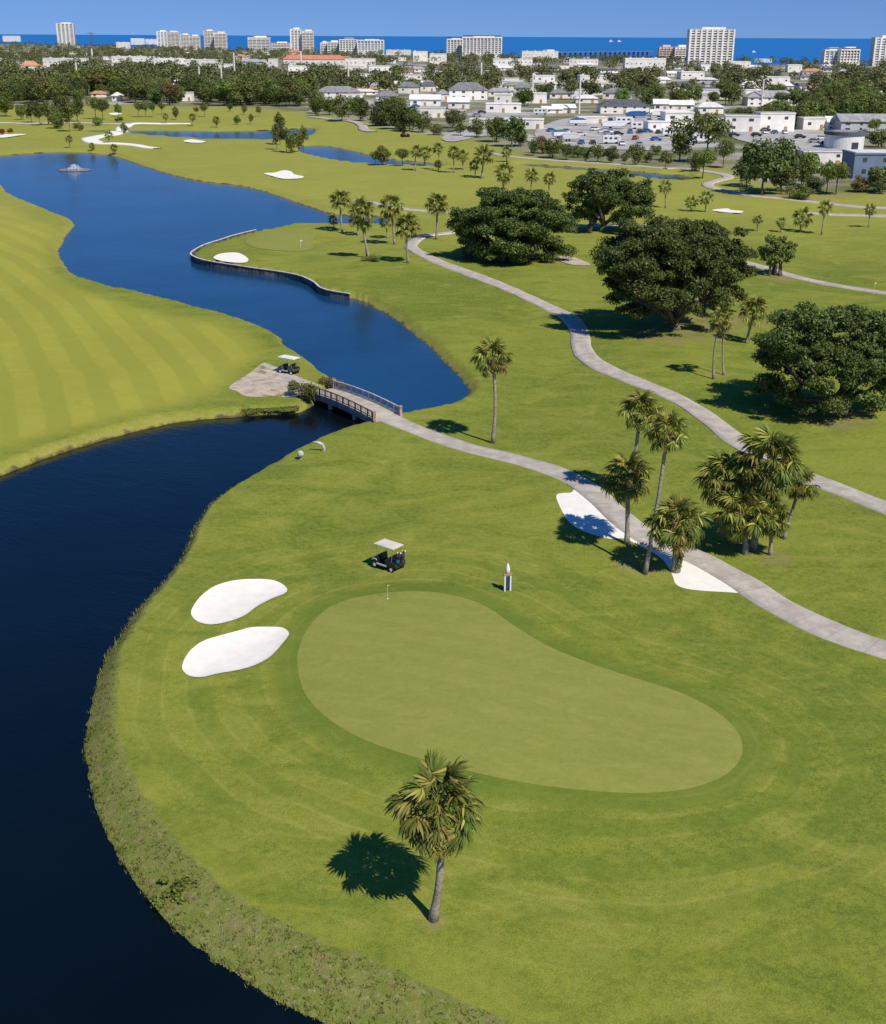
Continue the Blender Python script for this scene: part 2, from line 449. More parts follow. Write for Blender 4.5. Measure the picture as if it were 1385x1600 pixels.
# lake bed and the town's sandy plots
c = g.mix(g.ramp(sh, 0.05, -0.4), c, (0.055, 0.045, 0.02))
tn = g.attr('town')
tcol = g.mix(g.ramp(g.noise(0.03, P, 4, 0.7), 0.4, 0.62), (0.11, 0.13, 0.04), (0.26, 0.235, 0.17))
tcol = g.mix(g.ramp(g.noise(0.012, P, 3, 0.7), 0.54, 0.62), tcol, (0.36, 0.35, 0.33))
c = g.mix(tn, c, tcol)
hs = g.n('ShaderNodeHueSaturation'); hs.inputs['Saturation'].default_value = 0.98; hs.inputs['Value'].default_value = 1.06; g.put(hs.inputs['Color'], c)
g.put(bs.inputs['Base Color'], hs.outputs[0])
bs.inputs['Roughness'].default_value = 0.9; bs.inputs['Specular IOR Level'].default_value = 0.12
hh = g.math('ADD', g.math('MULTIPLY', fin, 0.5), g.math('MULTIPLY', vfin, g.ramp(wd, 0.0, 0.3, 0.25, 0.9)))
g.put(bs.inputs['Normal'], g.bump(hh, 0.55, 0.12))

# ground as one sheet: rows finer near the viewer, running from below the viewer to beyond the coast
ys = np.concatenate([np.linspace(3000, 1640, 46), np.arange(1636, 300, -3.2), np.arange(300, 82, -2.4), np.arange(82, 60.0, -1.6)])
pt = np.arctan((ys - H_ / 2) / F) + PITCH
rd = CH / np.tan(np.maximum(pt, 0.0016))
rd = np.concatenate([rd, [24000.0]])
ang = np.concatenate([np.linspace(-1.05, -0.40, 40)[:-1], np.linspace(-0.40, 0.40, 500), np.linspace(0.40, 1.05, 40)[1:]])
GX = rd[:, None] * np.tan(ang)[None, :]; GY = np.repeat(rd[:, None], len(ang), 1)
fx, fy = GX.ravel(), GY.ravel()
gz, sd, gdv, bkv = terrain(fx, fy, True)
gz = gz - np.where(gdv < -0.3, 0.05, 0) - np.where(bkv < -0.25, 0.06 + 0.0004 * fy, 0)
nr, nc = GX.shape
idx = np.arange(nr * nc).reshape(nr, nc)
quads = np.stack([idx[:-1, :-1], idx[:-1, 1:], idx[1:, 1:], idx[1:, :-1]], -1).reshape(-1, 4)
me = mesh_np('ground', np.stack([fx, fy, gz], 1), quads, m_ground, True)
fattr(me, 'shore', np.clip(sd, -6, 40)); fattr(me, 'greend', gdv)
bwv = bank_width(fx, fy)
wn_ = 0.5 * np.sin(fx * 0.9 + fy * 0.4) * 0.4 + 0.3 * np.sin(fx * 2.3 - fy * 1.7) * 0.4
fattr(me, 'weed', np.where((fy < 100) & (fx > -32), np.clip(bwv - sd + wn_ * 0.6, -2, 2), -2) * (sd < 8) + np.where(sd >= 8, -2, 0))
tX = TOWN_EDGE[:, 0]; tY = TOWN_EDGE[:, 1]
TOWN_POLY = np.concatenate([TOWN_EDGE, [[14000, 20000], [-14000, 20000]]])
td = -sdf_poly(fx, fy, TOWN_POLY)
fattr(me, 'town', sstep(-6, 14, td))
L1, L2 = np.array(at(20, 426)), np.array(at(173, 596))
ldir = (L2 - L1) / np.linalg.norm(L2 - L1); lnor = np.array([-ldir[1], ldir[0]])
fattr(me, 'stripev', (fx * lnor[0] + fy * lnor[1] + 0.0011 * (fx * ldir[0] + fy * ldir[1] + 175) ** 2) * 2 * math.pi / 5.0)
LEFTP = catmull(gp([(-300, 300), (0, 320), (60, 345), (100, 360), (85, 395), (110, 440), (230, 480), (350, 505), (420, 535), (400, 570), (330, 620), (200, 655), (100, 680), (0, 705), (-300, 800)]), 3)
fattr(me, 'stripe', sstep(1.0, -4.0, sdf_poly(fx, fy, LEFTP)))
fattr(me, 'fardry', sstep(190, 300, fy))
dirt = np.zeros(fx.shape)
for (px, py, rr) in [(1050, 525, 8), (1110, 505, 8), (1170, 500, 5), (1310, 652, 5), (785, 405, 5), (880, 408, 6), (1205, 868, 2.2), (1120, 590, 2.0), (1000, 880, 2.6), (676, 1440, 0.8), (1215, 432, 5), (1190, 305, 14), (1230, 305, 14), (1300, 305, 9), (1060, 258, 20)]:
    x0, y0 = at(px, py); dirt = np.maximum(dirt, sstep(rr, rr * 0.35, np.hypot(fx - x0, (fy - y0))))
fattr(me, 'dirt', dirt)
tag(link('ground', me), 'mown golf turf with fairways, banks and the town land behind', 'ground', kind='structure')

# ---- water
def water_mat(name, deep, wave, rough):
    m, nt, bs = mat(name); g = G(nt); P = g.pos()
    g.put(bs.inputs['Base Color'], g.mix(g.ramp(g.noise(0.05, P, 3), 0.35, 0.65), deep, tuple(x * 1.35 for x in deep)))
    bs.inputs['Roughness'].default_value = rough; bs.inputs['IOR'].default_value = 1.333
    v = g.mapv(P, (1.0, 1.0, 1), (0, 0, R(32)))
    v = g.mapv(v, (0.7, 1.5, 1))
    n1 = g.noise(2.4, v, 4, 0.6, 0.6); n2 = g.noise(0.42, v, 2, 0.5, 0.5)
    h = g.math('ADD', g.math('MULTIPLY', n1, 0.45), g.math('MULTIPLY', n2, 0.55))
    pat = g.ramp(g.noise(0.025, P, 3, 0.6, 0.8), 0.3, 0.7, 0.45, 1.0)
    g.put(bs.inputs['Normal'], g.bump(g.math('MULTIPLY', h, pat), wave, 0.10))
    return m
m_lake = water_mat('lake_water', (0.0062, 0.0370, 0.0880), 0.50, 0.09)  # blue base colour stands in for reflected sky
m_canal = water_mat('canal_water', (0.0016, 0.0042, 0.0060), 0.60, 0.06)  # same water on a dark base, without the added sky blue
m_sea = water_mat('sea_water', (0.010, 0.125, 0.36), 0.5, 0.5)
def water(name, poly, label, m, grow=1.5, cut=None):
    P = np.asarray(poly); t = np.roll(P, -1, 0) - np.roll(P, 1, 0); t /= np.linalg.norm(t, axis=1)[:, None] + 1e-9
    area = 0.5 * np.sum(P[:, 0] * np.roll(P[:, 1], -1) - np.roll(P[:, 0], -1) * P[:, 1])
    Q = P + np.stack([t[:, 1], -t[:, 0]], 1) * grow * (1 if area > 0 else -1)
    n = len(Q); ed = [(i, (i + 1) % n) for i in range(n)]; QV = [Vector(q) for q in Q]
    if cut is not None: QV += [Vector(cut[0]), Vector(cut[1])]; ed.append((n, n + 1))
    vs, es, fs, *_ = delaunay_2d_cdt(QV, ed, [], 1, 1e-4)
    me = mesh_np(name, np.array([[v.x, v.y, WL] for v in vs]), np.array([list(f) for f in fs]), m)
    if me.polygons[0].normal.z < 0: me.flip_normals()
    return tag(link(name, me), label, 'water', kind='structure')
BRL, BRR = np.array(at(501, 611.5)), np.array(at(607, 656))      # one water split below the bridge; sky reflection coloured into the lake side
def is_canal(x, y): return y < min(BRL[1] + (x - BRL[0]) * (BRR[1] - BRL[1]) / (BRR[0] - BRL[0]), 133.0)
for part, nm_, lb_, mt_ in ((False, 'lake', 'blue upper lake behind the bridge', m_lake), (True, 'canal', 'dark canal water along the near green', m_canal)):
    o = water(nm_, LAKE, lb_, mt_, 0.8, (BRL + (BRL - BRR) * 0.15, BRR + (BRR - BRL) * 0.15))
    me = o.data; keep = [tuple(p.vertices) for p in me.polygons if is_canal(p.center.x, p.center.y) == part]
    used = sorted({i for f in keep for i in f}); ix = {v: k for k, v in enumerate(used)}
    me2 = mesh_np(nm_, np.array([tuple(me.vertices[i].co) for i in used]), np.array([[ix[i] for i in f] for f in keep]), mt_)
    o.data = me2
water('pond', POND1, 'long narrow pond beyond the far fairway on the left', m_lake)
water('pond', POND2, 'small pond beside the clump of palms', m_lake)
water('pond', POND3, 'dark pond behind the large oaks', m_lake)
SEA = [(-60000, 8000), (-9000, 8500), (-3000, 6900), (-1500, 4900), (-700, 3620), (-250, 2980), (60, 2490), (330, 2010), (560, 1900), (900, 1950), (4000, 2250), (60000, 2400), (90000, 150000), (-90000, 150000)]
mb = MB(); mb.add([(x, y, -1.4) for x, y in SEA], [tuple(range(len(SEA)))])
tag(mb.build('sea', m_sea), 'deep blue ocean reaching the horizon', 'sea', kind='structure')

# ---- sheets (greens, bunkers, sand) that follow the ground
def sheet(name, poly, m, off, step, label, cat, inner=None, skirt=0.0):
    poly = np.asarray(poly); n = len(poly)
    mn, mx = poly.min(0), poly.max(0)
    X, Y = np.meshgrid(np.arange(mn[0], mx[0], step), np.arange(mn[1], mx[1], step))
    X = X.ravel(); Y = Y.ravel(); d = sdf_poly(X, Y, poly); k = d < -0.4 * step
    pts = [Vector(p) for p in poly] + [Vector(p) for p in np.stack([X[k], Y[k]], 1)]
    vs, es, fs, *_ = delaunay_2d_cdt(pts, [(i, (i + 1) % n) for i in range(n)], [], 1, 1e-4)
    V = np.array([[v.x, v.y] for v in vs])
    z = terrain(V[:, 0], V[:, 1]) + off
    if skirt: z = z - skirt * (sdf_poly(V[:, 0], V[:, 1], poly) > -1e-3)
    me = mesh_np(name, np.column_stack([V, z]), np.array([list(f) for f in fs]), m, True)
    if me.polygons and sum(p.normal.z for p in me.polygons[:20]) < 0: me.flip_normals()
    return tag(link(name, me), label, cat, kind='structure')
m_green, nt, bs = mat('putting_green'); g = G(nt); P = g.pos()
c, fin, vfin, med, big = grass_mix(g, P, (0.255, 0.272, 0.056), (0.200, 0.228, 0.044), (0.29, 0.28, 0.075))
c = g.mix(0.45, c, (0.240, 0.256, 0.052))
g.n('ShaderNodeSeparateXYZ')
nt.links.new(g.mapv(P, (1, 1, 1), (0, 0, R(24))), nt.nodes['Separate XYZ'].inputs[0])
st = g.math('SINE', g.math('ADD', g.math('MULTIPLY', nt.nodes['Separate XYZ'].outputs[1], 2.9), g.math('MULTIPLY', g.noise(0.3, P, 2), 1.5)))
c = g.mix(g.math('MULTIPLY', g.ramp(st, -0.4, 0.4), 0.16), c, (0.17, 0.20, 0.036))
c = g.mix(g.math('MULTIPLY', g.ramp(g.noise(0.45, g.mapv(P, (1, 2, 1)), 4, 0.65, 1.0), 0.45, 0.68), 0.35), c, (0.30, 0.29, 0.075))
g.put(bs.inputs['Base Color'], c); bs.inputs['Roughness'].default_value = 0.85; bs.inputs['Specular IOR Level'].default_value = 0.15
g.put(bs.inputs['Normal'], g.bump(vfin, 0.25, 0.02))
sheet('putting_green', GREEN, m_green, 0.018, 0.6, 'kidney shaped near putting green with short even turf', 'putting green', skirt=0.014)
sheet('putting_green', GREEN2, m_green, 0.05, 1.2, 'small oval putting green behind the sea wall', 'putting green')
m_sand, nt, bs = mat('white_sand'); g = G(nt); P = g.pos()
sn = g.noise(1.2, P, 5, 0.65); rk = g.n('ShaderNodeTexWave'); g.put(rk.inputs['Vector'], g.mapv(P, (1, 1, 1), (0, 0, 0.7)))
rk.inputs['Scale'].default_value = 2.4; rk.inputs['Distortion'].default_value = 6.0; rk.inputs['Detail'].default_value = 3
c = g.mix(g.ramp(sn, 0.3, 0.7), (0.75, 0.715, 0.645), (0.82, 0.785, 0.715))
g.put(bs.inputs['Base Color'], c); bs.inputs['Roughness'].default_value = 0.95; bs.inputs['Specular IOR Level'].default_value = 0.1
g.put(bs.inputs['Normal'], g.bump(g.math('ADD', g.math('MULTIPLY', rk.outputs['Fac'], 0.5), g.noise(6, P, 4, 0.7)), 0.16, 0.05))
sheet('sand_bunker', BUNK_A, m_sand, 0.02, 0.35, 'upper of the two white bunkers left of the near green', 'bunker')
sheet('sand_bunker', BUNK_B, m_sand, 0.02, 0.35, 'lower of the two white bunkers left of the near green', 'bunker')
for p, l in zip(BUNKS_FAR, ['white bunker behind the sea wall', 'white bunker on the far fairway across the lake', 'thin pale bunker right of the large oaks',
                            'tiny pale bunker below the long narrow pond', 'pale sand strip at the left edge by the red shrubs', 'tiny sand patch under the far tree belt']):
    sheet('sand_bunker', p, m_sand, 0.10, 1.5, l, 'bunker')
SANDW = catmull(gp([(869, 782), (880, 777), (893, 776), (901, 767), (922, 782), (945, 802), (975, 826), (1005, 843), (1035, 857), (1066, 867), (1095, 881), (1130, 903), (1161, 922),
                    (1130, 921), (1082, 917), (1058, 910), (1050, 894), (1034, 873), (1006, 858), (975, 845), (952, 845), (917, 836), (892, 823), (879, 806)]), 4)
sheet('sand_bed', SANDW, m_sand, 0.022, 0.5, 'white sand bed around the four palms by the path', 'sand bed', skirt=0.01)
m_grav, nt, bs = mat('bare_gravel'); g = G(nt); P = g.pos()
c = g.mix(g.ramp(g.noise(0.8, P, 6, 0.7, 0.5), 0.34, 0.62), (0.34, 0.26, 0.185), (0.52, 0.44, 0.35))
c = g.mix(g.ramp(g.noise(0.45, P, 3, 0.6), 0.58, 0.68), c, (0.16, 0.17, 0.04))
g.put(bs.inputs['Base Color'], c); bs.inputs['Roughness'].default_value = 0.95
g.put(bs.inputs['Normal'], g.bump(g.noise(9, P, 4, 0.7), 0.6, 0.05))
GRAVEL = catmull(gp([(358, 607), (378, 591), (398, 575), (412, 566), (428, 577), (442, 588), (452, 600), (448, 612), (430, 619), (405, 621), (382, 619), (370, 612)]), 4)
sheet('bare_earth', GRAVEL, m_grav, 0.05, 0.7, 'brown bare gravel patch at the far end of the bridge', 'bare earth', skirt=0.03)
DIRTP = catmull(gp([(868, 402), (890, 400), (915, 408), (922, 414), (900, 415), (880, 411)]), 4)
sheet('bare_earth', DIRTP, m_grav, 0.09, 1.0, 'bare dirt wedge right of the spreading oak', 'bare earth')

# ---- concrete cart paths
m_path, nt, bs = mat('path_concrete'); g = G(nt); P = g.pos()
c = g.mix(g.ramp(g.noise(0.7, P, 6, 0.7, 0.4), 0.34, 0.66), (0.36, 0.320, 0.270), (0.50, 0.455, 0.390))
c = g.mix(g.math('MULTIPLY', g.ramp(g.math('ABSOLUTE', g.attr('across')), 0.72, 0.98), 0.45), c, (0.60, 0.55, 0.47))
c = g.mix(g.math('MULTIPLY', g.ramp(g.noise(0.22, P, 4, 0.7), 0.52, 0.7), 0.4), c, (0.27, 0.235, 0.19))
jt = g.math('ABSOLUTE', g.math('SUBTRACT', g.math('FRACT', g.math('DIVIDE', g.math('ADD', g.attr('along'), 1.3), 2.6)), 0.5))
c = g.mix(g.math('MULTIPLY', g.ramp(jt, 0.480, 0.492), 0.30), c, (0.13, 0.125, 0.11))
g.put(bs.inputs['Base Color'], c); bs.inputs['Roughness'].default_value = 0.85; bs.inputs['Specular IOR Level'].default_value = 0.2
g.put(bs.inputs['Normal'], g.bump(g.noise(7, P, 4, 0.7), 0.3, 0.03))
def path(name, px, width, label, step=0.8, m=None, up=0.065):
    cl = catmull(gp(px), 8, closed=False)
    s = np.concatenate([[0], np.cumsum(np.hypot(*np.diff(cl, axis=0).T))])
    n = max(4, int(s[-1] / step)); q = np.linspace(0, s[-1], n)
    cl = np.stack([np.interp(q, s, cl[:, 0]), np.interp(q, s, cl[:, 1])], 1)
    t = np.gradient(cl, axis=0); t /= np.linalg.norm(t, axis=1)[:, None]; nn = np.stack([-t[:, 1], t[:, 0]], 1)
    w = (width if np.ndim(width) == 0 else np.interp(q / s[-1], np.linspace(0, 1, len(width)), width)) * np.ones(n)
    wv = w / 2 + 0.04 * np.sin(q * 0.9)
    cr = np.array([-1.0, -1.0, -0.5, 0, 0.5, 1.0, 1.0])
    X = cl[:, None, 0] + nn[:, None, 0] * cr[None] * wv[:, None]; Y = cl[:, None, 1] + nn[:, None, 1] * cr[None] * wv[:, None]
    Z = terrain(X.ravel(), Y.ravel()).reshape(X.shape); Z = np.maximum(Z, Z[:, 3:4] - 0.15)
    Z = Z + up + 0.0005 * np.maximum(Y - 100, 0); Z[:, 0] -= 0.3; Z[:, -1] -= 0.3
    k = len(cr); i = np.arange(n * k).reshape(n, k)
    me = mesh_np(name, np.stack([X.ravel(), Y.ravel(), Z.ravel()], 1), np.stack([i[:-1, 1:], i[:-1, :-1], i[1:, :-1], i[1:, 1:]], -1).reshape(-1, 4), m or m_path)
    fattr(me, 'across', np.tile(cr, n)); fattr(me, 'along', np.repeat(q, k))
    if me.polygons[2].normal.z < 0: me.flip_normals()
    return tag(link(name, me), label, 'path', kind='structure')
path('cart_path', [(603, 652), (625, 661), (650, 670), (690, 683), (730, 697), (780, 711), (830, 727), (870, 742), (905, 760), (935, 783), (962, 808), (990, 830), (1020, 848), (1060, 861), (1095, 874),
                   (1130, 892), (1165, 911), (1200, 934), (1240, 956), (1290, 980), (1340, 1000), (1385, 1015), (1480, 1045)], 2.35, 'concrete cart path running from the bridge past the sand bed', 0.6)
path('cart_path', [(1060, 352), (820, 355), (740, 362), (700, 366), (665, 371), (647, 378), (642, 386), (655, 397), (680, 409), (700, 416), (740, 430), (780, 446), (820, 463), (855, 478), (885, 491), (900, 504), (907, 520),
                   (908, 540), (915, 556), (935, 572), (965, 587), (1000, 602), (1040, 617), (1080, 637), (1115, 660), (1145, 682), (1175, 700), (1215, 722), (1260, 742), (1310, 762), (1385, 795), (1480, 835)],
     2.5, 'concrete cart path curving between the oaks and the fairway', 0.8)
path('cart_path', [(556, 313), (579, 317), (629, 325), (666, 328), (705, 332), (760, 339), (830, 350)], 1.8, 'thin pale path behind the row of palms', 1.5)
path('cart_path', [(1090, 398), (1130, 406), (1182, 416), (1249, 431), (1323, 446), (1385, 458), (1480, 476)], 2.2, 'pale path crossing the fairway at the right', 1.2)
path('cart_path', [(1040, 263), (1060, 263), (1085, 266), (1111, 270), (1133, 274), (1138, 278), (1125, 282), (1108, 286), (1107, 291), (1120, 295), (1150, 301), (1175, 307), (1210, 310), (1260, 314), (1300, 318), (1340, 323), (1385, 327), (1480, 338)], 3.0, 'pale path hooking round the dark tree group', 1.5)
path('cart_path', [(1262, 331), (1310, 333.5), (1350, 336), (1385, 339), (1480, 347)], 2.6, 'faint pale path along the far right fairway', 1.5)
path('cart_path', [(300, 194), (235, 193.5), (205, 194.5), (194, 199), (180, 206), (178, 210), (160, 213), (143, 217), (142, 221), (155, 224), (180, 225.5), (210, 227.5), (228, 230), (246, 232)],
     [4.5, 4.5, 5, 6, 6.5, 6, 5, 3.5], 'white S shaped path at the head of the lake', 2.0, m_sand, 0.12)
path('cart_path', [(-80, 194), (0, 193), (60, 193), (110, 192), (165, 194), (205, 194.5)], 4.0, 'pale straight path behind the small trees on the left', 3.0, None, 0.15)
path('cart_path', [(484, 183), (517, 187), (552, 191), (566, 197), (569, 203), (582, 207)], 4.0, 'pale path under the rounded hedge trees', 2.0, None, 0.15)
path('cart_path', [(760, 238), (790, 244), (830, 248), (900, 253), (960, 257), (1040, 263)], 3.0, 'pale path between the pond and the hedge row', 2.0, None, 0.12)
APRON = catmull(gp([(411, 565), (428, 571), (446, 579), (470, 590), (500, 602), (510, 607), (497, 615), (484, 618), (470, 619), (452, 621), (440, 620), (452, 610), (448, 598), (432, 582)]), 4)
sheet('cart_path', APRON, m_path, 0.075, 0.6, 'widening concrete apron where the path leaves the bridge', 'path', skirt=0.05)
# ================================================================== VEGETATION
def leaf_mat(name, a, b, dry, dryamt=0.15, trans=0.25, tint=False):
    m, nt, bs = mat(name); g = G(nt)
    P = g.pos(); tc = g.n('ShaderNodeTexCoord').outputs['Object']
    nz = g.noise(0.55, P, 3, 0.6); isl = g.n('ShaderNodeNewGeometry').outputs['Random Per Island']
    c = g.mix(g.ramp(g.math('ADD', g.math('MULTIPLY', nz, 0.6), g.math('MULTIPLY', isl, 0.4)), 0.3, 0.72), a, b)
    c = g.mix(g.ramp(isl, 1 - dryamt, 1.0), c, dry)
    v = g.math('MULTIPLY_ADD', g.attr('tint') if tint else g.rnd(), 0.5, 0.75)
    hs = g.n('ShaderNodeHueSaturation'); g.put(hs.inputs['Value'], v); g.put(hs.inputs['Color'], c)
    h2 = g.math('MULTIPLY_ADD', g.attr('tint') if tint else g.rnd(), 0.04, 0.490)
    g.put(hs.inputs['Hue'], h2)
    g.put(bs.inputs['Base Color'], hs.outputs[0])
    bs.inputs['Roughness'].default_value = 0.55; bs.inputs['Specular IOR Level'].default_value = 0.25
    tr = g.n('ShaderNodeBsdfTranslucent'); g.put(tr.inputs['Color'], hs.outputs[0])
    mx = g.n('ShaderNodeMixShader'); mx.inputs[0].default_value = trans
    nt.links.new(bs.outputs[0], mx.inputs[1]); nt.links.new(tr.outputs[0], mx.inputs[2])
    nt.links.new(mx.outputs[0], nt.nodes['Material Output'].inputs['Surface'])
    return m
m_palm = leaf_mat('palm_leaf', (0.125, 0.155, 0.024), (0.315, 0.310, 0.062), (0.46, 0.37, 0.09), 0.18, 0.35)
m_palmdry = leaf_mat('palm_leaf_old', (0.20, 0.165, 0.035), (0.33, 0.235, 0.06), (0.33, 0.19, 0.06), 0.3, 0.2)
m_pet = simple('palm_petiole', (0.24, 0.22, 0.06), 0.6, 0.15, 3)
m_oak = leaf_mat('oak_leaf', (0.042, 0.064, 0.012), (0.140, 0.162, 0.034), (0.24, 0.23, 0.06), 0.10, 0.20)
m_lv_dark = leaf_mat('leaf_dark', (0.052, 0.078, 0.016), (0.135, 0.160, 0.034), (0.13, 0.13, 0.04), 0.08, 0.15)
m_lv_mid = leaf_mat('leaf_mid', (0.090, 0.115, 0.024), (0.205, 0.215, 0.050), (0.17, 0.16, 0.06), 0.10, 0.15)
m_lv_lite = leaf_mat('leaf_light', (0.100, 0.145, 0.020), (0.220, 0.250, 0.042), (0.22, 0.22, 0.06), 0.10, 0.2)
m_lv_tan = leaf_mat('leaf_russet', (0.12, 0.095, 0.035), (0.20, 0.145, 0.06), (0.24, 0.15, 0.06), 0.15, 0.15)
m_lv_far = leaf_mat('leaf_far', (0.072, 0.092, 0.026), (0.175, 0.178, 0.058), (0.25, 0.19, 0.08), 0.12, 0.1, tint=True)
m_red = leaf_mat('leaf_red', (0.16, 0.02, 0.015), (0.28, 0.04, 0.03), (0.2, 0.08, 0.03), 0.2, 0.1)
m_weed = leaf_mat('bank_weed', (0.090, 0.130, 0.018), (0.250, 0.255, 0.052), (0.38, 0.31, 0.17), 0.20, 0.15)
def bark_mat(name, a, b, rings):
    m, nt, bs = mat(name); g = G(nt); tc = g.n('ShaderNodeTexCoord').outputs['Object']
    nz = g.noise(3.0, g.mapv(tc, (1, 1, rings)), 5, 0.7, 0.4)
    g.put(bs.inputs['Base Color'], g.mix(g.ramp(nz, 0.32, 0.68), a, b))
    bs.inputs['Roughness'].default_value = 0.9; bs.inputs['Specular IOR Level'].default_value = 0.1
    g.put(bs.inputs['Normal'], g.bump(nz, 0.8, 0.05)); return m
m_ptrunk = bark_mat('palm_bark', (0.20, 0.165, 0.125), (0.42, 0.36, 0.29), 2.2)
m_boot = bark_mat('palm_boots', (0.10, 0.075, 0.05), (0.24, 0.17, 0.09), 1.0)
m_bark = bark_mat('oak_bark', (0.085, 0.070, 0.055), (0.20, 0.17, 0.14), 0.4)

def frond_mesh(name, nleaf, seed, m, seg=3, wide=1.0):
    """fan leaf of a cabbage palm, unit length along +X, up +Z: stalk as sub-part mesh is separate"""
    r = np.random.default_rng(seed); V = []; Fq = []
    hub = 0.60
    for i in range(nleaf):
        u = i / (nleaf - 1) * 2 - 1
        a = u * R(140) + r.normal(0, 0.045); L = (0.43 - 0.05 * abs(u) ** 1.5) * r.uniform(0.86, 1.08)
        base = np.array([hub + 0.12 * (1 - abs(u)), 0, 0.015])
        d = np.array([math.cos(a), math.sin(a), 0.0]); pd = np.array([-d[1], d[0], 0])
        lift = -0.10 * abs(u) + 0.10
        droop = r.uniform(0.20, 0.52)
        b = len(V); pts = []
        for k in range(seg + 1):
            t = k / seg
            w = 0.0205 * wide * (0.45 + 1.5 * t) * (1 if t < 0.55 else max(0.0, (1 - t) / 0.45)) + 0.003
            p = base + d * L * t * (1 - 0.14 * t * t); p[2] += lift * t - droop * t * t * 0.8 + 0.02 * math.sin(i * 2.3)
            f = np.array([0, 0, 0.018 * (i % 2 * 2 - 1) * (1 - t)])
            V += [p + pd * w + f, p - pd * w - f]
        for k in range(seg): Fq.append((b + 2 * k, b + 2 * k + 1, b + 2 * k + 3, b + 2 * k + 2))
    return mesh_np(name, np.array(V), np.array(Fq), m)
FROND = [frond_mesh('frond', 30, s, m_palm) for s in range(5)]
FROND_OLD = [frond_mesh('old_frond', 24, s + 20, m_palmdry) for s in range(2)]
FROND_LO = [frond_mesh('frond', 18, s, m_palm, 2, 1.5) for s in range(3)]
FROND_LO_OLD = [frond_mesh('old_frond', 10, 30, m_palmdry, 2)]
_mb = MB().tube([(0, 0, 0), (0.26, 0, 0.035), (0.54, 0, 0.018), (0.70, 0, 0.01)], [0.016, 0.011, 0.009, 0.004], 4)
PET = bpy.data.meshes.new('stalk'); PET.from_pydata(_mb.v, [], _mb.f); PET.materials.append(m_pet)

def frond_dirs(n, r, low=-55):
    out = []
    for i in range(n):
        t = (i + 0.5) / n
        el = 82 - (82 - low) * t ** 0.85 + r.normal(0, 5); az = i * 137.508 + r.normal(0, 9)
        out.append((R(el), R(az), t))
    return out
def frond_matrix(el, az, roll, s):
    x = Vector((math.cos(el) * math.cos(az), math.cos(el) * math.sin(az), math.sin(el)))
    y = Vector((-math.sin(az), math.cos(az), 0)); z = x.cross(y)
    M = Matrix((x, y, z)).transposed().to_4x4()
    return M @ Matrix.Rotation(roll, 4, 'X') @ Matrix.Scale(s, 4)

def palm(px, py, cx, cy, rad_px, label, n=30, lod=0, group=None, name='palm_tree', low=-58, rscale=1.0, old=0.16, vine=False, rad=None):
    """cabbage palm: foot at a picture point, crown where its centre shows"""
    x, y, z = g3(px, py); d = ray(cx, cy); t = y / d[1]
    top = Vector((d[0] * t - x, 0, CH + d[2] * t - z))
    rr = rad if rad else rad_px * t / F * (1.06 if lod == 0 else 1.18)
    seed = int(px * 13 + py * 7); r = np.random.default_rng(seed); rn = random.Random(seed)
    o = thing(name, label, 'palm tree', (x, y, z), 0, group)
    h = max(top.z, 0.8); top.z = h
    tr = max(0.12, min(0.24, rr * 0.085)) * rscale
    bow = Vector((r.normal(0, 0.03) * h, r.normal(0, 0.03) * h, 0))
    pts, rad_ = [], []
    ns = 11 if lod < 2 else 5
    for k in range(ns + 1):
        u = k / ns
        pts.append(top * u + bow * math.sin(math.pi * u) + Vector((0, 0, -0.15 if k == 0 else 0)))
        rad_.append(tr * (1.35 - 0.45 * min(1, u * 4)) * (1 + (0.05 * (k % 2) if lod == 0 else 0)))
    MB().tube(pts, rad_, 12 if lod == 0 else 7).build('trunk', m_ptrunk, o, smooth=True)
    # old leaf bases under the crown
    hb = min(0.9, 0.22 * h) * (rr / 2.0)
    MB().tube([top - Vector((0, 0, hb)), top - Vector((0, 0, hb * 0.5)), top + Vector((0, 0, 0.10))], [tr * 1.05, tr * 1.55, tr * 1.2], 9).build('leaf_bases', m_boot, o)
    if lod <= 1:
        fr = FROND if lod == 0 else FROND_LO; fo = FROND_OLD if lod == 0 else FROND_LO_OLD
        for i, (el, az, t_) in enumerate(frond_dirs(n + 8 if lod else n + 2, r, low)):
            isold = t_ > 1 - old or rn.random() < 0.04
            s = rr * r.uniform(0.84, 1.08)
            c = link('old_frond' if isold else 'frond', (fo if isold else fr)[i % len(fo if isold else fr)], o)
            c.matrix_basis = Matrix.Translation(top + Vector((0, 0, 0.06 * r.normal()))) @ frond_matrix(el, az, r.normal(0, 0.25), s)
            if lod == 0: link('stalk', PET, c)
    else:
        V = []; Fq = []
        for i, (el, az, t_) in enumerate(frond_dirs(n, r, low)):
            src = FROND_LO[i % 3]; M = Matrix.Translation(top) @ frond_matrix(el, az, r.normal(0, 0.25), rr * r.uniform(0.85, 1.1))
            b = len(V); V += [tuple(M @ v.co) for v in src.vertices]; Fq += [tuple(j + b for j in p.vertices) for p in src.polygons]
        link('crown', mesh_np('crown', np.array(V), np.array(Fq), m_palm), o)
    if vine:
        cards_blob('climbing_vine', [(Vector((0.05 * k, -0.12, 0.2 + 0.28 * k)), 0.26, 60) for k in range(5)], m_lv_mid, 0.14, o, 3)
    return o

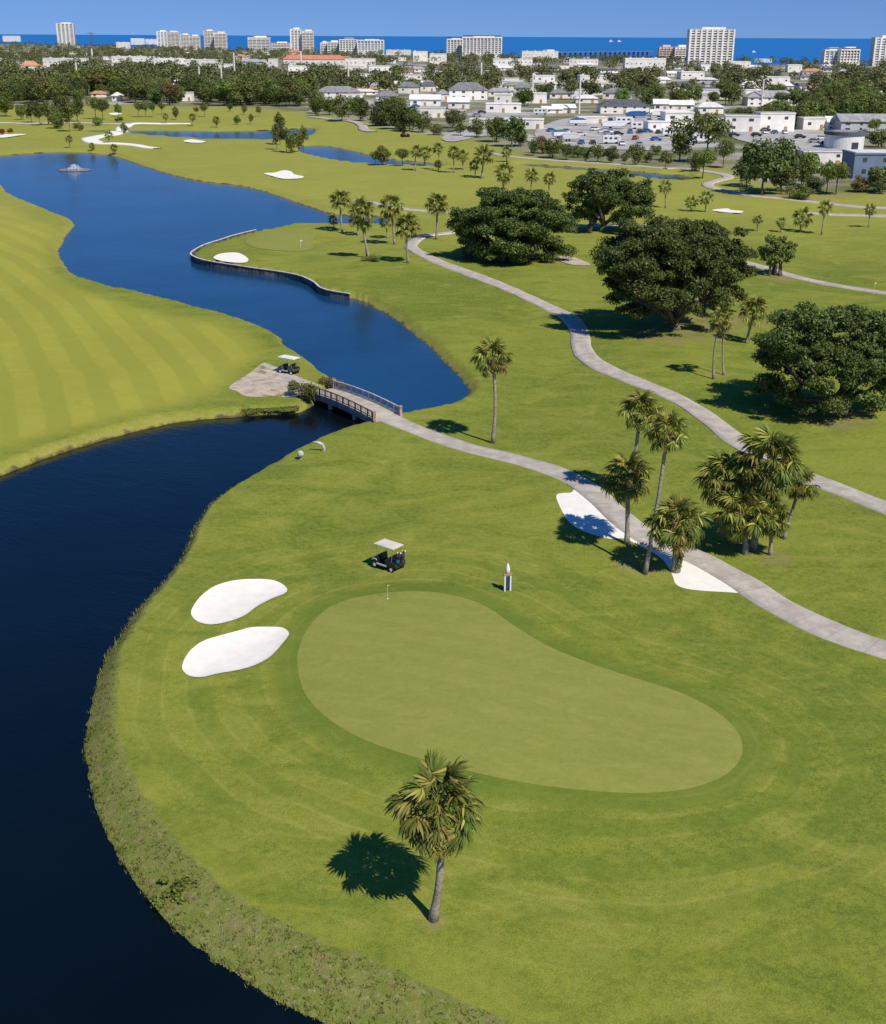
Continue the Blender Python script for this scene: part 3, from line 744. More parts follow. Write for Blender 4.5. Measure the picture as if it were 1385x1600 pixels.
def card_arrays(P, N, size, r, asp=0.62, jit=0.45):
    """leaf cards: rhombic quads at P facing roughly N"""
    n = len(P)
    N = N + r.normal(0, jit, N.shape); N /= np.linalg.norm(N, axis=1)[:, None] + 1e-9
    A = np.cross(N, r.normal(0, 1, N.shape)); A /= np.linalg.norm(A, axis=1)[:, None] + 1e-9
    B = np.cross(N, A); s = np.asarray(size)[:, None] * r.uniform(0.65, 1.35, (n, 1))
    V = np.stack([P - A * s, P + B * s * asp + N * s * 0.15, P + A * s, P - B * s * asp - N * s * 0.1], 1).reshape(-1, 3)
    return V, np.arange(4 * n).reshape(n, 4)
def blob_cards(blobs, leaf, r, thick=0.35, up=0.25, jit=0.45, asp=0.62):
    Ps, Ns, Ss = [], [], []
    for c, rad, cnt in blobs:
        rad = np.array(rad if hasattr(rad, '__len__') else (rad, rad, rad * 0.8))
        D = r.normal(0, 1, (cnt, 3)); D[:, 2] += up; D /= np.linalg.norm(D, axis=1)[:, None]
        q = (1 - thick * r.random(cnt) ** 1.6 + 0.12 * r.normal(0, 1, cnt))[:, None]
        Ps.append(np.array(c)[None] + D * rad[None] * q); Ns.append(D + np.array([0, 0, 0.3])); Ss.append(np.full(cnt, leaf))
    return card_arrays(np.concatenate(Ps), np.concatenate(Ns), np.concatenate(Ss), r, asp, jit)
def cards_blob(name, blobs, m, leaf, parent, seed):
    V, Fq = blob_cards(blobs, leaf, np.random.default_rng(seed))
    return link(name, mesh_np(name, V, Fq, m), parent)

def oak(px, py, box, label, seed, leaf=0.20, dens=1.0, stems=1, m=m_oak, depth=None, name='oak_tree', cat='tree', group=None, flat=0.55):
    """spreading live oak: foot at a picture point, crown filling the picture box (x0, x1, ytop, ybottom) at the foot's distance"""
    x, y, z = g3(px, py); r = np.random.default_rng(seed)
    def pos_(cx, cy):
        d = ray(cx, cy); t = y / d[1]; return d[0] * t - x, CH + d[2] * t - z
    x0, zt = pos_(box[0], box[2]); x1, zb = pos_(box[1], box[3])
    zt *= 1.0; zb = max(zb, 1.3); cx, rx = (x0 + x1) / 2, (x1 - x0) / 2; ry = depth or rx * 0.85
    zt = zt - 0.25 * ry * 0.25
    o = thing(name, label, cat, (x, y, z), 0, group)
    nb = int(185 * dens * max(0.5, rx / 10)); blobs = []; ends = []
    zc = zb + (zt - zb) * 0.40
    for i in range(nb):
        t_ = r.uniform(0, 1) if r.random() < 0.70 else r.uniform(-1, 0); ph = r.uniform(0, 6.2832)
        ro = (1 - abs(t_) ** 2.4) ** (1 / 2.2) if t_ > 0 else 1 - 0.28 * t_ * t_
        ro *= 0.93 + 0.11 * math.sin(ph * 3 + seed + 2 * t_) + 0.07 * math.sin(ph * 7 + 2 * seed - 3 * t_)
        D = np.array([ro * math.cos(ph), ro * math.sin(ph), t_])
        q = r.uniform(0.68, 1.03) if i % 5 else r.uniform(0.2, 0.6)
        br = rx * r.uniform(0.07, 0.17)
        c = np.array([cx + D[0] * (rx - br * 0.6) * q, D[1] * (ry - br * 0.6) * q,
                      zc + (D[2] * (zt - zc - br * 0.5) if D[2] > 0 else D[2] * (zc - zb) * 1.1) * q])
        cnt = int(480 * (br / 2.2) ** 2 * (0.34 / leaf) ** 2 * r.uniform(0.75, 1.15))
        blobs.append((c, (br * r.uniform(0.9, 1.25), br * r.uniform(0.9, 1.2), br * flat * r.uniform(0.9, 1.3)), max(cnt, 60)))
        if i % 12 == 1: ends.append(c)
    V, Fq = blob_cards(blobs, leaf, r, 0.70, 0.25, 0.60, 0.50)
    link('crown', mesh_np('crown', V, Fq, m), o)
    tr = max(0.16, rx * 0.055)
    fork = zb * 0.5 + 0.4
    bases = [Vector((r.normal(0, 0.05 * rx) * (stems > 1) * 2 + (k - (stems - 1) / 2) * rx * 0.13, r.normal(0, 0.3) * (stems > 1), -0.2)) for k in range(stems)]
    for b in bases:
        MB().tube([b, b * 0.8 + Vector((0, 0, fork * 0.5)), b * 0.8 + Vector((cx * 0.15, 0, fork + 0.2))], [tr * 1.5, tr * 1.05, tr * 0.95], 9).build('trunk', m_bark, o, smooth=True)
    for i, e in enumerate(sorted(ends, key=lambda q: -np.hypot(q[0] - cx, q[1]))[:11]):
        b = bases[i % stems] * 0.8 + Vector((cx * 0.15, 0, fork)); e = Vector(e)
        mid = b.lerp(e, 0.5) + Vector((r.normal(0, 0.4), r.normal(0, 0.4), -0.10 * (e - b).length + 0.3))
        MB().tube([b, b.lerp(mid, 0.5) + Vector((0, 0, 0.15)), mid, mid.lerp(e, 0.6) + Vector((0, 0, 0.2)), e], [tr * 0.75, tr * 0.6, tr * 0.45, tr * 0.28, tr * 0.1], 6).build('limb', m_bark, o, smooth=True)
    return o

# ---- generic broadleaf trees: a few models, copied
def tree_proto(seed, m, kind):
    r = np.random.default_rng(seed); blobs = []
    if kind == 'round': k, zc, sp, fl = 18, 0.55, 0.36, 0.36
    elif kind == 'tall': k, zc, sp, fl = 16, 0.58, 0.24, 0.36
    elif kind == 'bush': k, zc, sp, fl = 14, 0.42, 0.46, 0.40
    else: k, zc, sp, fl = 13, 0.72, 0.42, 0.22      # 'open' crown
    for i in range(k):
        D = r.normal(0, 1, 3); D /= np.linalg.norm(D); q = r.uniform(0.5, 0.95)
        br = r.uniform(0.13, 0.21) * (sp / 0.36) ** 0.5
        blobs.append((np.array([D[0] * sp * q, D[1] * sp * q, zc + D[2] * fl * q]), (br, br, br * 0.85), int(120 * (br / 0.17) ** 2)))
    V, Fq = blob_cards(blobs, 0.032, r)
    V[:, 2] = V[:, 2] / np.percentile(V[:, 2], 99.5); ex_ = np.percentile(np.abs(V[:, :2]), 98); V[:, :2] *= 0.5 / ex_
    blobs = [(b[0] * np.array([0.5 / ex_ * 0.9, 0.5 / ex_ * 0.9, 0.9]), 0, 0) for b in blobs]
    crown = mesh_np('crown', V, Fq, m)
    t = MB().tube([(0, 0, -0.03), (0.01, 0, zc * 0.45), (0, 0.01, zc)], [0.030, 0.020, 0.012], 6)
    for i in range(3):
        e = blobs[i * 3][0]; t.tube([(0, 0, zc * 0.5), tuple((np.array([0, 0, zc * 0.6]) + e) / 2), tuple(e)], [0.014, 0.010, 0.005], 4)
    tm = bpy.data.meshes.new('trunk'); tm.from_pydata(t.v, [], t.f); tm.materials.append(m_bark)
    return crown, tm
MATS = {'dark': m_lv_dark, 'mid': m_lv_mid, 'lite': m_lv_lite, 'tan': m_lv_tan, 'red': m_red}
PROTO = {}
def tree(px, py, hpx, wpx=None, label='', kind='round', col='mid', group=None, name='tree', seed=0, at3=None, hm=None, cat='tree'):
    if at3: x, y, z = at3
    else: x, y, z = g3(px, py)
    h = hm or hpx * (y * math.cos(PITCH) + (CH - z) * math.sin(PITCH)) / F / 0.97
    key = (kind, col, seed % 3)
    if key not in PROTO: PROTO[key] = tree_proto(100 + seed % 3 * 17 + hash(kind) % 1 + len(kind) * 3, MATS[col], kind)
    cr, tm = PROTO[key]
    ws = wpx / hpx if wpx else {'round': 0.95, 'tall': 0.6, 'bush': 1.25, 'open': 1.0}[kind]
    rn = random.Random(int((px + py * 31) * 7) + seed)
    o = thing(name, label, cat, (x, y, z), rn.uniform(0, 6.28), group)
    for nm, me in (('crown', cr), ('trunk', tm)): link(nm, me, o)
    o.scale = (h * ws, h * ws, h)
    return o

# ---- palms near the viewer
palm(677, 1437, 687, 1262, 74, 'lone cabbage palm in front of the near green', 38, 0, low=-62)
palm(770, 692, 770, 560, 31, 'tall lone palm beside the path right of the bridge', 32, 0, low=-55)
palm(980, 850, 981, 747, 43, 'palm with a straight trunk standing in the white sand bed', 34, 0)
palm(1008, 897, 1043, 676, 35, 'tallest leaning palm with a thin trunk by the sand bed', 30, 0)
palm(992, 778, 1002, 643, 35, 'rear tall palm behind the sand bed, crown over the fairway', 30, 0)
palm(1056, 893, 1058, 817, 47, 'short stout palm with vine on its trunk at the sand bed', 36, 0, vine=True, rscale=1.5)
gpc = 'clump of palms across the path'
palm(1176, 858, 1203, 722, 56, 'tallest feathery palm of the clump right of the path', 36, 0, group=gpc, low=-50)
palm(1150, 848, 1136, 752, 48, 'left palm of the dense clump right of the path', 34, 0, group=gpc)
palm(1165, 866, 1160, 800, 46, 'low front palm with drooping fronds in the clump right of the path', 34, 0, group=gpc, low=-70)
palm(1204, 867, 1206, 806, 35, 'small palm with its trunk in a mulch ring in the clump', 28, 0, group=gpc)
palm(1225, 842, 1251, 757, 30, 'outermost right palm leaning out of the clump', 26, 0, group=gpc)
gpp = 'palms behind the peninsula green'
palm(535, 364, 532, 312, 16, 'leftmost palm of the row behind the peninsula green', 24, 1, gpp)
palm(560, 368, 557, 342, 13, 'small palm between the first two palms behind the peninsula green', 20, 1, gpp)
palm(577, 403, 565, 328, 18, 'long trunked palm in front of the peninsula row, over a shrub', 26, 1, gpp)
palm(574, 402, 570, 345, 15, 'twin palm standing against the long trunked palm', 22, 1, gpp)
palm(617, 382, 611, 322, 19, 'palm with a mulch ring in the middle of the peninsula row', 26, 1, gpp)
palm(638, 411, 636, 353, 20, 'full crowned palm beside the bend of the path', 28, 1, gpp)
palm(682, 374, 683, 320, 17, 'palm alone right of the path bend, before the spreading oak', 24, 1, gpp)
palm(522, 357, 521, 344, 8, 'low bushy palm at the tip of the lake inlet', 18, 1)
palm(606, 372, 603, 346, 11, 'small green palm behind the middle palm of the row', 20, 1)
palm(1115, 592, 1127, 500, 19, 'slim left palm of the pair between the two large oaks', 24, 1, low=-60)
palm(1131, 586, 1131, 512, 13, 'yellowing right palm of the pair between the two large oaks', 18, 1, low=-70, old=0.6)
palm(1166, 536, 1179, 486, 22, 'full palm with reddish skirt beside the right oak', 26, 1, old=0.3)
for px, py, cx, cy, rp, l in [
        (685, 266, 685, 232, 9, 'leftmost palm of the loose row right of the middle pond'), (709, 270, 709, 238, 10, 'second palm of the loose row right of the middle pond'),
        (724, 265, 723, 243, 10, 'pale palm third in the row right of the middle pond'), (752, 279, 756, 243, 15, 'big dark palm of the row behind the spreading oak'),
        (743, 276, 741, 258, 9, 'low palm leaning on the big dark palm'), (650, 267, 651, 237, 10, 'palm between the two round trees at the middle pond'),
        (664, 259, 664, 238, 11, 'bushy palm right of the middle pond'), (792, 253, 792, 237, 9, 'small palm beside the pale path end'),
        (787, 296, 788, 270, 15, 'palm crown just above the spreading oak'), (830, 300, 831, 273, 11, 'middle palm above the spreading oak'),
        (859, 305, 859, 279, 10, 'right palm above the spreading oak'), (1040, 325, 1040, 292, 11, 'palm rising behind the rear oak on the right'),
        (1102, 331, 1104, 309, 11, 'palm left of the thin pale bunker'), (1080, 330, 1080, 316, 10, 'low palm beside the palm left of the thin bunker'),
        (1184, 361, 1184, 343, 8, 'thin small palm on the right fairway'), (1220, 363, 1221, 347, 8, 'short round headed palm on the right fairway'),
        (1251, 363, 1255, 339, 15, 'leaning full palm in the middle of the right fairway'), (1284, 367, 1290, 325, 12, 'tallest palm on the right fairway'),
        (1357, 355, 1360, 328, 9, 'rightmost palm on the right fairway'), (108, 231, 108, 217, 6, 'small palm on the shore behind the fountain'),
        (144, 234, 144, 228, 5, 'tiny dark palm on the far shore'), (170, 224, 170, 211, 7, 'small palm inside the S bend of the white path'),
        (178, 239, 178, 231, 6, 'small reddish palm at the far shore point'), (301, 197, 301, 183, 6, 'small palm left of the pond end'),
        (338, 199, 338, 188, 6, 'small palm behind the long narrow pond'), (259, 194, 259, 182, 5, 'short palm left of the small palms at the pond')]:
    palm(px, py, cx, cy, rp, l, 20, 2, 'scattered fairway palms')

# ---- oaks
oak(778, 408, (696, 906, 286, 404), 'wide spreading live oak beside the path bend', 3, stems=2)
oak(932, 362, (882, 1026, 256, 345), 'open live oak with bare trunks behind the spreading oak', 5, leaf=0.22, stems=3, flat=0.65)
oak(1056, 515, (926, 1152, 322, 506), 'largest dark live oak in the middle of the right side', 8, leaf=0.18, dens=1.15)
oak(1096, 488, (1030, 1182, 340, 470), 'leaning live oak merged into the largest oak from behind', 12, leaf=0.19)
oak(1302, 640, (1172, 1420, 462, 630), 'dark live oak at the right edge casting a broad shadow', 21, leaf=0.165, stems=3, dens=1.15)
oak(1213, 430, (1181, 1249, 363, 408), 'small olive tree with several bare stems right of the largest oak', 27, leaf=0.20, stems=5, m=m_lv_mid, dens=0.9, flat=0.8)
# ---- trees of the course, one by one: (x, y of the foot, height, width, kind, colour, label)
T = [
 (10, 182, 36, 26, 'round', 'lite', 'light green tree at the far left edge of the course'), (34, 187, 22, 14, 'round', 'mid', 'small tree beside the light green tree at the left edge'),
 (50, 192, 32, 20, 'round', 'dark', 'leftmost dark tree of the clump at the lake head'), (63, 196, 34, 17, 'tall', 'dark', 'narrow dark tree in the clump at the lake head'),
 (76, 195, 34, 18, 'tall', 'mid', 'grey green tree in the clump at the lake head'), (90, 201, 30, 26, 'bush', 'mid', 'round olive bush in front of the clump at the lake head'),
 (98, 192, 40, 26, 'round', 'dark', 'broad dark tree in the clump at the lake head'), (110, 206, 52, 20, 'tall', 'mid', 'tallest tree of the clump at the lake head'),
 (122, 190, 34, 20, 'round', 'dark', 'rear right tree of the clump at the lake head'), (124, 204, 12, 16, 'bush', 'mid', 'low bush right of the clump at the lake head'),
 (150, 186, 32, 24, 'open', 'mid', 'left tree of the pair left of the tiny sand patch'), (161, 187, 30, 20, 'open', 'dark', 'right tree of the pair left of the tiny sand patch'),
 (186, 183, 20, 11, 'tall', 'mid', 'slim tree right of the tiny sand patch'), (194, 207, 14, 13, 'bush', 'dark', 'dark bush where the white path bends'),
 (155, 205, 13, 15, 'bush', 'lite', 'yellow green bush left of the S shaped path'), (186, 190, 7, 13, 'bush', 'dark', 'flat dark shrub above the S shaped path'),
 (217, 183, 22, 12, 'open', 'mid', 'first of the slim trees under the belt'), (228, 183, 23, 12, 'open', 'mid', 'second of the slim trees under the belt'),
 (240, 183, 21, 12, 'open', 'dark', 'third of the slim trees under the belt'), (253, 179, 18, 10, 'open', 'mid', 'small tree right of the slim trees under the belt'),
 (275, 187, 19, 10, 'tall', 'mid', 'tall slim tree before the belt, right of the slim trees'), (307, 181, 13, 9, 'open', 'tan', 'thin brownish tree before the belt'),
 (320, 183, 20, 13, 'open', 'mid', 'forked tree before the belt'), (360, 174, 12, 9, 'tall', 'dark', 'small dark tree at the belt right of the forked tree'),
 (371, 195, 14, 10, 'round', 'mid', 'small round tree above the long pond, left one'), (393, 194, 15, 8, 'tall', 'mid', 'small round tree above the long pond, right one'),
 (382, 179, 15, 9, 'tall', 'mid', 'slim tree behind the small round pair at the pond'), (405, 182, 16, 8, 'tall', 'mid', 'narrow tree beside the belt over the long pond'),
 (433, 234, 38, 16, 'tall', 'mid', 'left tree of the clump between the two ponds'), (438, 226, 46, 17, 'tall', 'dark', 'tallest dark tree of the clump between the two ponds'),
 (448, 238, 36, 18, 'open', 'dark', 'front dark tree of the clump between the two ponds'), (457, 239, 32, 20, 'round', 'mid', 'round green tree of the clump between the two ponds'),
 (467, 237, 30, 15, 'tall', 'mid', 'front right tree of the clump between the two ponds'), (474, 226, 33, 14, 'tall', 'mid', 'rear right tree of the clump between the two ponds'),
 (497, 181, 24, 20, 'round', 'dark', 'first rounded tree of the hedge row over the right pond'), (513, 180, 22, 16, 'round', 'dark', 'second rounded tree of the hedge row over the right pond'),
 (535, 190, 38, 30, 'round', 'mid', 'large rounded green tree in the hedge row'), (563, 189, 28, 27, 'round', 'dark', 'dense clipped dark tree in the hedge row'),
 (596, 197, 36, 34, 'bush', 'dark', 'left of the dark dense trees along the course edge'), (618, 202, 40, 32, 'round', 'dark', 'tall one of the dark dense trees along the course edge'),
 (640, 206, 38, 32, 'round', 'dark', 'third of the dark dense trees along the course edge'), (627, 206, 18, 18, 'bush', 'dark', 'low dark bush before the dense trees'),
 (660, 207, 30, 26, 'bush', 'mid', 'rightmost dense tree along the course edge'), (682, 211, 16, 24, 'bush', 'mid', 'low hedge end right of the dense trees'),
 (587, 257, 20, 16, 'open', 'lite', 'pale thin bush at the right end of the middle pond'), (597, 258, 28, 24, 'round', 'mid', 'round green tree at the right end of the middle pond'),
 (629, 259, 25, 22, 'open', 'mid', 'umbrella shaped tree beside the middle pond'), (685, 267, 16, 12, 'round', 'dark', 'small dark tree under the leftmost palm of the loose row'),
 (745, 215, 28, 24, 'round', 'mid', 'grey green tree left of the bright tree at the town edge'), (776, 222, 36, 32, 'round', 'lite', 'bright green tree at the town edge'),
 (800, 230, 44, 40, 'round', 'dark', 'big black green tree at the town edge'), (814, 228, 26, 24, 'bush', 'dark', 'dark bush right of the black green tree'),
 (720, 213, 20, 18, 'tall', 'lite', 'pale green tree beside the white sheds'), (833, 243, 22, 16, 'tall', 'dark', 'cone shaped dark tree in the row above the rear pond'),
 (848, 240, 26, 30, 'bush', 'tan', 'brownish bare bush above the rear pond'), (864, 247, 28, 26, 'round', 'lite', 'bright round tree in the row above the rear pond'),
 (885, 250, 24, 19, 'round', 'dark', 'neat dark round tree in the row above the rear pond'), (903, 246, 18, 20, 'bush', 'dark', 'dark low tree right of the neat round tree'),
 (914, 253, 22, 14, 'round', 'mid', 'small green tree in the row above the rear pond'), (934, 254, 26, 26, 'round', 'lite', 'wide green tree in the row above the rear pond'),
 (956, 256, 26, 20, 'round', 'dark', 'dark tree left of the gap in the row above the rear pond'), (992, 259, 30, 26, 'round', 'mid', 'large green tree in the row before the parked boats'),
 (975, 252, 12, 12, 'bush', 'dark', 'low shrub in the gap of the row'), (1012, 254, 16, 14, 'bush', 'dark', 'shrub right of the large green tree'),
 (1025, 242, 14, 16, 'round', 'mid', 'small tree at the lot corner'), (1040, 262, 24, 20, 'round', 'mid', 'round tree at the left of the tall town trees'),
 (1062, 252, 62, 44, 'round', 'mid', 'tall tree left in the group before the white town building'), (1104, 254, 72, 56, 'open', 'mid', 'tallest tree in the group before the white town building'),
 (1130, 263, 42, 28, 'open', 'mid', 'slim tree right in the group before the white town building'), (1098, 279, 42, 34, 'open', 'lite', 'olive tree with reddish trunk by the hooked path'),
 (1085, 268, 28, 24, 'bush', 'mid', 'bushes at the foot of the tall town trees'), (1190, 304, 80, 66, 'round', 'dark', 'big dark tree inside the hooked path'),
 (1220, 300, 78, 56, 'round', 'dark', 'second big dark tree inside the hooked path'), (1166, 292, 44, 40, 'round', 'dark', 'lower left dark tree inside the hooked path'),
 (1221, 304, 46, 34, 'round', 'mid', 'front tree between the dark trees and the bright ones'), (1252, 292, 46, 30, 'round', 'mid', 'first bright tree right of the dark trees'),
 (1262, 291, 50, 36, 'round', 'lite', 'second bright tree right of the dark trees'), (1292, 301, 46, 30, 'open', 'lite', 'left of the two yellow green trees before the blue shed'),
 (1306, 304, 48, 38, 'open', 'lite', 'right of the two yellow green trees before the blue shed'), (1248, 311, 22, 48, 'bush', 'mid', 'broad mounded shrub under the bright trees'),
 (1275, 295, 18, 34, 'bush', 'dark', 'hedge shrub behind the yellow green trees'), (1345, 300, 24, 34, 'bush', 'tan', 'brownish hedge mound before the blue shed'),
 (1374, 300, 38, 40, 'round', 'mid', 'rounded tree before the blue shed at the right edge'), (1378, 303, 24, 22, 'round', 'dark', 'dark round bush at the right edge under the blue shed'),
 (1372, 230, 26, 34, 'round', 'mid', 'tree right of the white tank'), (1330, 204, 14, 16, 'round', 'mid', 'small tree left behind the white tank'),
 (1366, 207, 20, 20, 'round', 'lite', 'small bright tree behind the white tank'), (580, 408, 9, 30, 'bush', 'mid', 'low round shrub at the foot of the long trunked palm'),
 (4, 211, 9, 9, 'round', 'red', 'left red leaved shrub in the sand at the left edge'), (17, 210, 9, 9, 'round', 'red', 'right red leaved shrub in the sand at the left edge')]
for i, (px, py, hp, wp, kd, cl, l) in enumerate(T):
    bushy = kd == 'bush'
    tree(px, py, hp, wp, l, kd, cl, None, 'shrub' if bushy else 'tree', i, cat='shrub' if bushy else 'tree')

# ---- unmown bank plants along the near shore
r = np.random.default_rng(5); n = 34000
bx = r.uniform(-32, 12, n); by = r.uniform(30, 100, n)
zz, dd, _, _ = terrain(bx, by, True); bwv2 = bank_width(bx, by)
patch = np.sin(bx * 0.9 + 1.3 * np.sin(by * 0.6)) + np.sin(by * 1.3 + bx * 0.5)
k = (dd > -0.12) & (dd < bwv2 * 0.93) & (r.random(n) < np.where(dd < 0.35, 1.0, 0.36 + 0.55 * (patch > 0.2)))
bx, by, zz, dd = bx[k], by[k], zz[k], dd[k]
V = []; n = len(bx); nb = 7
a = r.uniform(0, 6.28, (n, nb)); L = r.uniform(0.07, 0.24, (n, nb)) * np.where(dd < 0.35, 1.3, 0.75)[:, None]; w = r.uniform(0.014, 0.034, (n, nb))
ox = bx[:, None] + r.normal(0, 0.08, (n, nb)); oy = by[:, None] + r.normal(0, 0.08, (n, nb)); lean = r.uniform(0.25, 0.9, (n, nb)) * L
ca, sa = np.cos(a), np.sin(a); oz = np.repeat(zz[:, None], nb, 1) - 0.01
V = np.stack([np.stack([ox - sa * w, oy + ca * w, oz], -1), np.stack([ox + sa * w, oy - ca * w, oz], -1),
              np.stack([ox + ca * lean + sa * w * 0.4, oy + sa * lean - ca * w * 0.4, oz + L], -1)], 2).reshape(-1, 3)
tag(link('bank_weeds', mesh_np('bank_weeds', V, np.arange(len(V)).reshape(-1, 3), m_weed)), 'rough weeds and dry grass on the near lake bank', 'weeds', kind='stuff')
for px, py, s_, l in [(285, 1385, 0.62, 'leafy green shrub on the near bank, upper one'), (268, 1410, 0.50, 'leafy green shrub on the near bank, at the water')]:
    x, y, z = g3(px, py); o = thing('bank_shrub', l, 'shrub', (x, y, z))
    cards_blob('foliage', [((r.normal(0, .5), r.normal(0, .4), 0.10), (s_ * 0.45, s_ * 0.45, r.uniform(0.1, 0.3)), 42) for _ in range(9)], m_lv_lite, 0.085, o, px)
    MB().tube([(0, 0, -0.05), (0.05, 0, 0.3)], [0.03, 0.015], 5).build('stem', m_bark, o)
# ================================================================== STRUCTURES AND THINGS ON THE COURSE
m_conc = simple('pale_concrete', (0.46, 0.44, 0.41), 0.85, 0.15, 0.8, bump=0.2)
m_dconc = simple('stained_concrete', (0.22, 0.22, 0.22), 0.85, 0.22, 0.6, bump=0.2)
m_cap = simple('wall_cap', (0.62, 0.60, 0.55), 0.8, 0.12, 0.9)
m_panel = simple('wall_panel', (0.14, 0.145, 0.15), 0.8, 0.30, 0.9, objvar=0.35, bump=0.3)
m_wood = simple('weathered_wood', (0.14, 0.095, 0.065), 0.85, 0.22, 2.0)
m_rail = simple('grey_rail', (0.52, 0.50, 0.47), 0.7, 0.12, 2.0)
m_post = simple('brick_post', (0.36, 0.26, 0.21), 0.85, 0.2, 3.0)
m_white = simple('white_paint', (0.78, 0.77, 0.75), 0.5, 0.05, 1.0)
m_navy = simple('navy_panel', (0.035, 0.055, 0.13), 0.45, 0.1, 2.0)
m_tan = simple('tan_wood', (0.42, 0.28, 0.12), 0.6, 0.12, 3.0)
m_black = simple('black_plastic', (0.012, 0.014, 0.016), 0.45, 0.1, 2.0)
m_body = simple('dark_teal_body', (0.010, 0.022, 0.028), 0.25, 0.1, 2.0, spec=0.5)
m_seat = simple('dark_vinyl', (0.018, 0.022, 0.030), 0.4, 0.1, 3.0, spec=0.4)
m_roof = simple('cream_plastic', (0.66, 0.60, 0.53), 0.45, 0.05, 1.0)
m_metal = simple('brushed_metal', (0.55, 0.55, 0.56), 0.35, 0.08, 3.0, metal=0.7)
m_tyre = simple('tyre_rubber', (0.012, 0.012, 0.012), 0.85, 0.1, 4.0)
m_grey = simple('light_grey_plastic', (0.52, 0.53, 0.55), 0.5, 0.08, 2.0)
m_dgrey = simple('dark_grey_plastic', (0.07, 0.075, 0.085), 0.5, 0.1, 2.0)
m_lamp = simple('lamp_glass', (0.75, 0.74, 0.70), 0.15, 0.03, 2.0, spec=0.6)
m_redl = simple('tail_lamp', (0.35, 0.02, 0.02), 0.25, 0.05, 2.0)
m_teal = simple('teal_cloth', (0.03, 0.20, 0.22), 0.7, 0.15, 4.0)
m_purp = simple('plum_cloth', (0.12, 0.02, 0.05), 0.7, 0.2, 4.0)
m_yel = simple('yellow_cloth', (0.75, 0.66, 0.15), 0.7, 0.05, 4.0)

# ---- sea wall of the peninsula green
s_ = np.concatenate([[0], np.cumsum(np.hypot(*np.diff(WALL, axis=0).T))])
q = np.arange(0, s_[-1], 1.25); wx = np.interp(q, s_, WALL[:, 0]); wy = np.interp(q, s_, WALL[:, 1])
sw = thing('sea_wall', 'dark panelled retaining wall with a pale cap round the peninsula green', 'retaining wall', (wx[0], wy[0], WL))
for i in range(len(q) - 1):
    a, b = Vector((wx[i] - wx[0], wy[i] - wy[0], 0)), Vector((wx[i + 1] - wx[0], wy[i + 1] - wy[0], 0))
    c_ = (a + b) / 2; L = (b - a).length; rz = math.atan2(b.y - a.y, b.x - a.x)
    MB().box((c_.x, c_.y, 0.13), (L - 0.05, 0.12, 1.55), rz).build('panel', m_panel, sw)
    if i % 2 == 0: MB().tube([(a.x, a.y, -0.7), (a.x, a.y, 0.94)], 0.11, 7).build('pile', m_wood, sw)
    MB().box((c_.x, c_.y, 0.98), (L + 0.06, 0.30, 0.10), rz).build('cap', m_cap, sw)

# ---- bridge
bl, br_ = Vector(at(501, 611.5)), Vector(at(607, 656)); bv = br_ - bl; BL = bv.length; ba = math.atan2(bv.y, bv.x); bc = (bl + br_) / 2
bridge = thing('footbridge', 'low arched concrete cart bridge with railings over the canal', 'bridge', (bc.x, bc.y, 0), ba)
BW = 3.0
def bz(x): return 0.12 + 0.28 * (1 - (2 * x / BL) ** 2)
def strip(x0, x1, y0, y1, top, bot, n=14):
    m = MB(); vs = []
    for i in range(n + 1):
        x = x0 + (x1 - x0) * i / n
        vs += [(x, y0, bot(x)), (x, y1, bot(x)), (x, y1, top(x)), (x, y0, top(x))]
    fs = [(4 * i + k, 4 * i + (k + 1) % 4, 4 * i + 4 + (k + 1) % 4, 4 * i + 4 + k) for i in range(n) for k in range(4)] + [(0, 1, 2, 3), (4 * n + 3, 4 * n + 2, 4 * n + 1, 4 * n)]
    return m.add(vs, fs)
strip(-BL / 2, BL / 2, -BW / 2, BW / 2, lambda x: bz(x), lambda x: bz(x) - 0.28).build('deck', m_path, bridge)
for sy in (-1, 1):
    strip(-BL / 2, BL / 2, sy * (BW / 2 + 0.10) - 0.10, sy * (BW / 2 + 0.10) + 0.10, lambda x: bz(x) + 0.10, lambda x: bz(x) - 0.48).build('edge_beam', m_dconc if sy < 0 else m_conc, bridge)
    yy = sy * (BW / 2 + 0.10); mr = m_wood if sy < 0 else m_rail
    np_ = 11
    for i in range(np_ + 1):
        x = -BL / 2 + 0.2 + (BL - 0.4) * i / np_
        end = i in (0, np_)
        if end: MB().box((x, yy, bz(x) + 0.45), (0.30, 0.30, 0.95)).box((x, yy, bz(x) + 0.96), (0.38, 0.38, 0.08)).build('end_post', m_post, bridge)
        else: MB().box((x, yy, bz(x) + 0.42), (0.10, 0.10, 0.80)).build('post', mr, bridge)
    strip(-BL / 2 + 0.2, BL / 2 - 0.2, yy - 0.07, yy + 0.07, lambda x: bz(x) + 0.88, lambda x: bz(x) + 0.80).build('top_rail', mr, bridge)
    strip(-BL / 2 + 0.2, BL / 2 - 0.2, yy - 0.03, yy + 0.03, lambda x: bz(x) + 0.30, lambda x: bz(x) + 0.23).build('lower_rail', mr, bridge)
    m = MB()
    for i in range(int((BL - 0.4) / 0.26)):
        x = -BL / 2 + 0.3 + i * 0.26; m.box((x, yy, bz(x) + 0.56), (0.045, 0.035, 0.50))
    tag(m.build('balusters', m_wood if sy < 0 else m_dconc, bridge), kind='stuff')
for x in (-BL * 0.20, BL * 0.16):
    for yy in (-1.15, 1.15): MB().lathe([(0.24, -2.4), (0.22, bz(x) - 0.62)], 12, (x, yy, 0)).build('pier', m_conc, bridge, smooth=False)
    MB().box((x, 0, bz(x) - 0.50), (0.5, BW - 0.1, 0.36)).build('cross_beam', m_dconc, bridge)
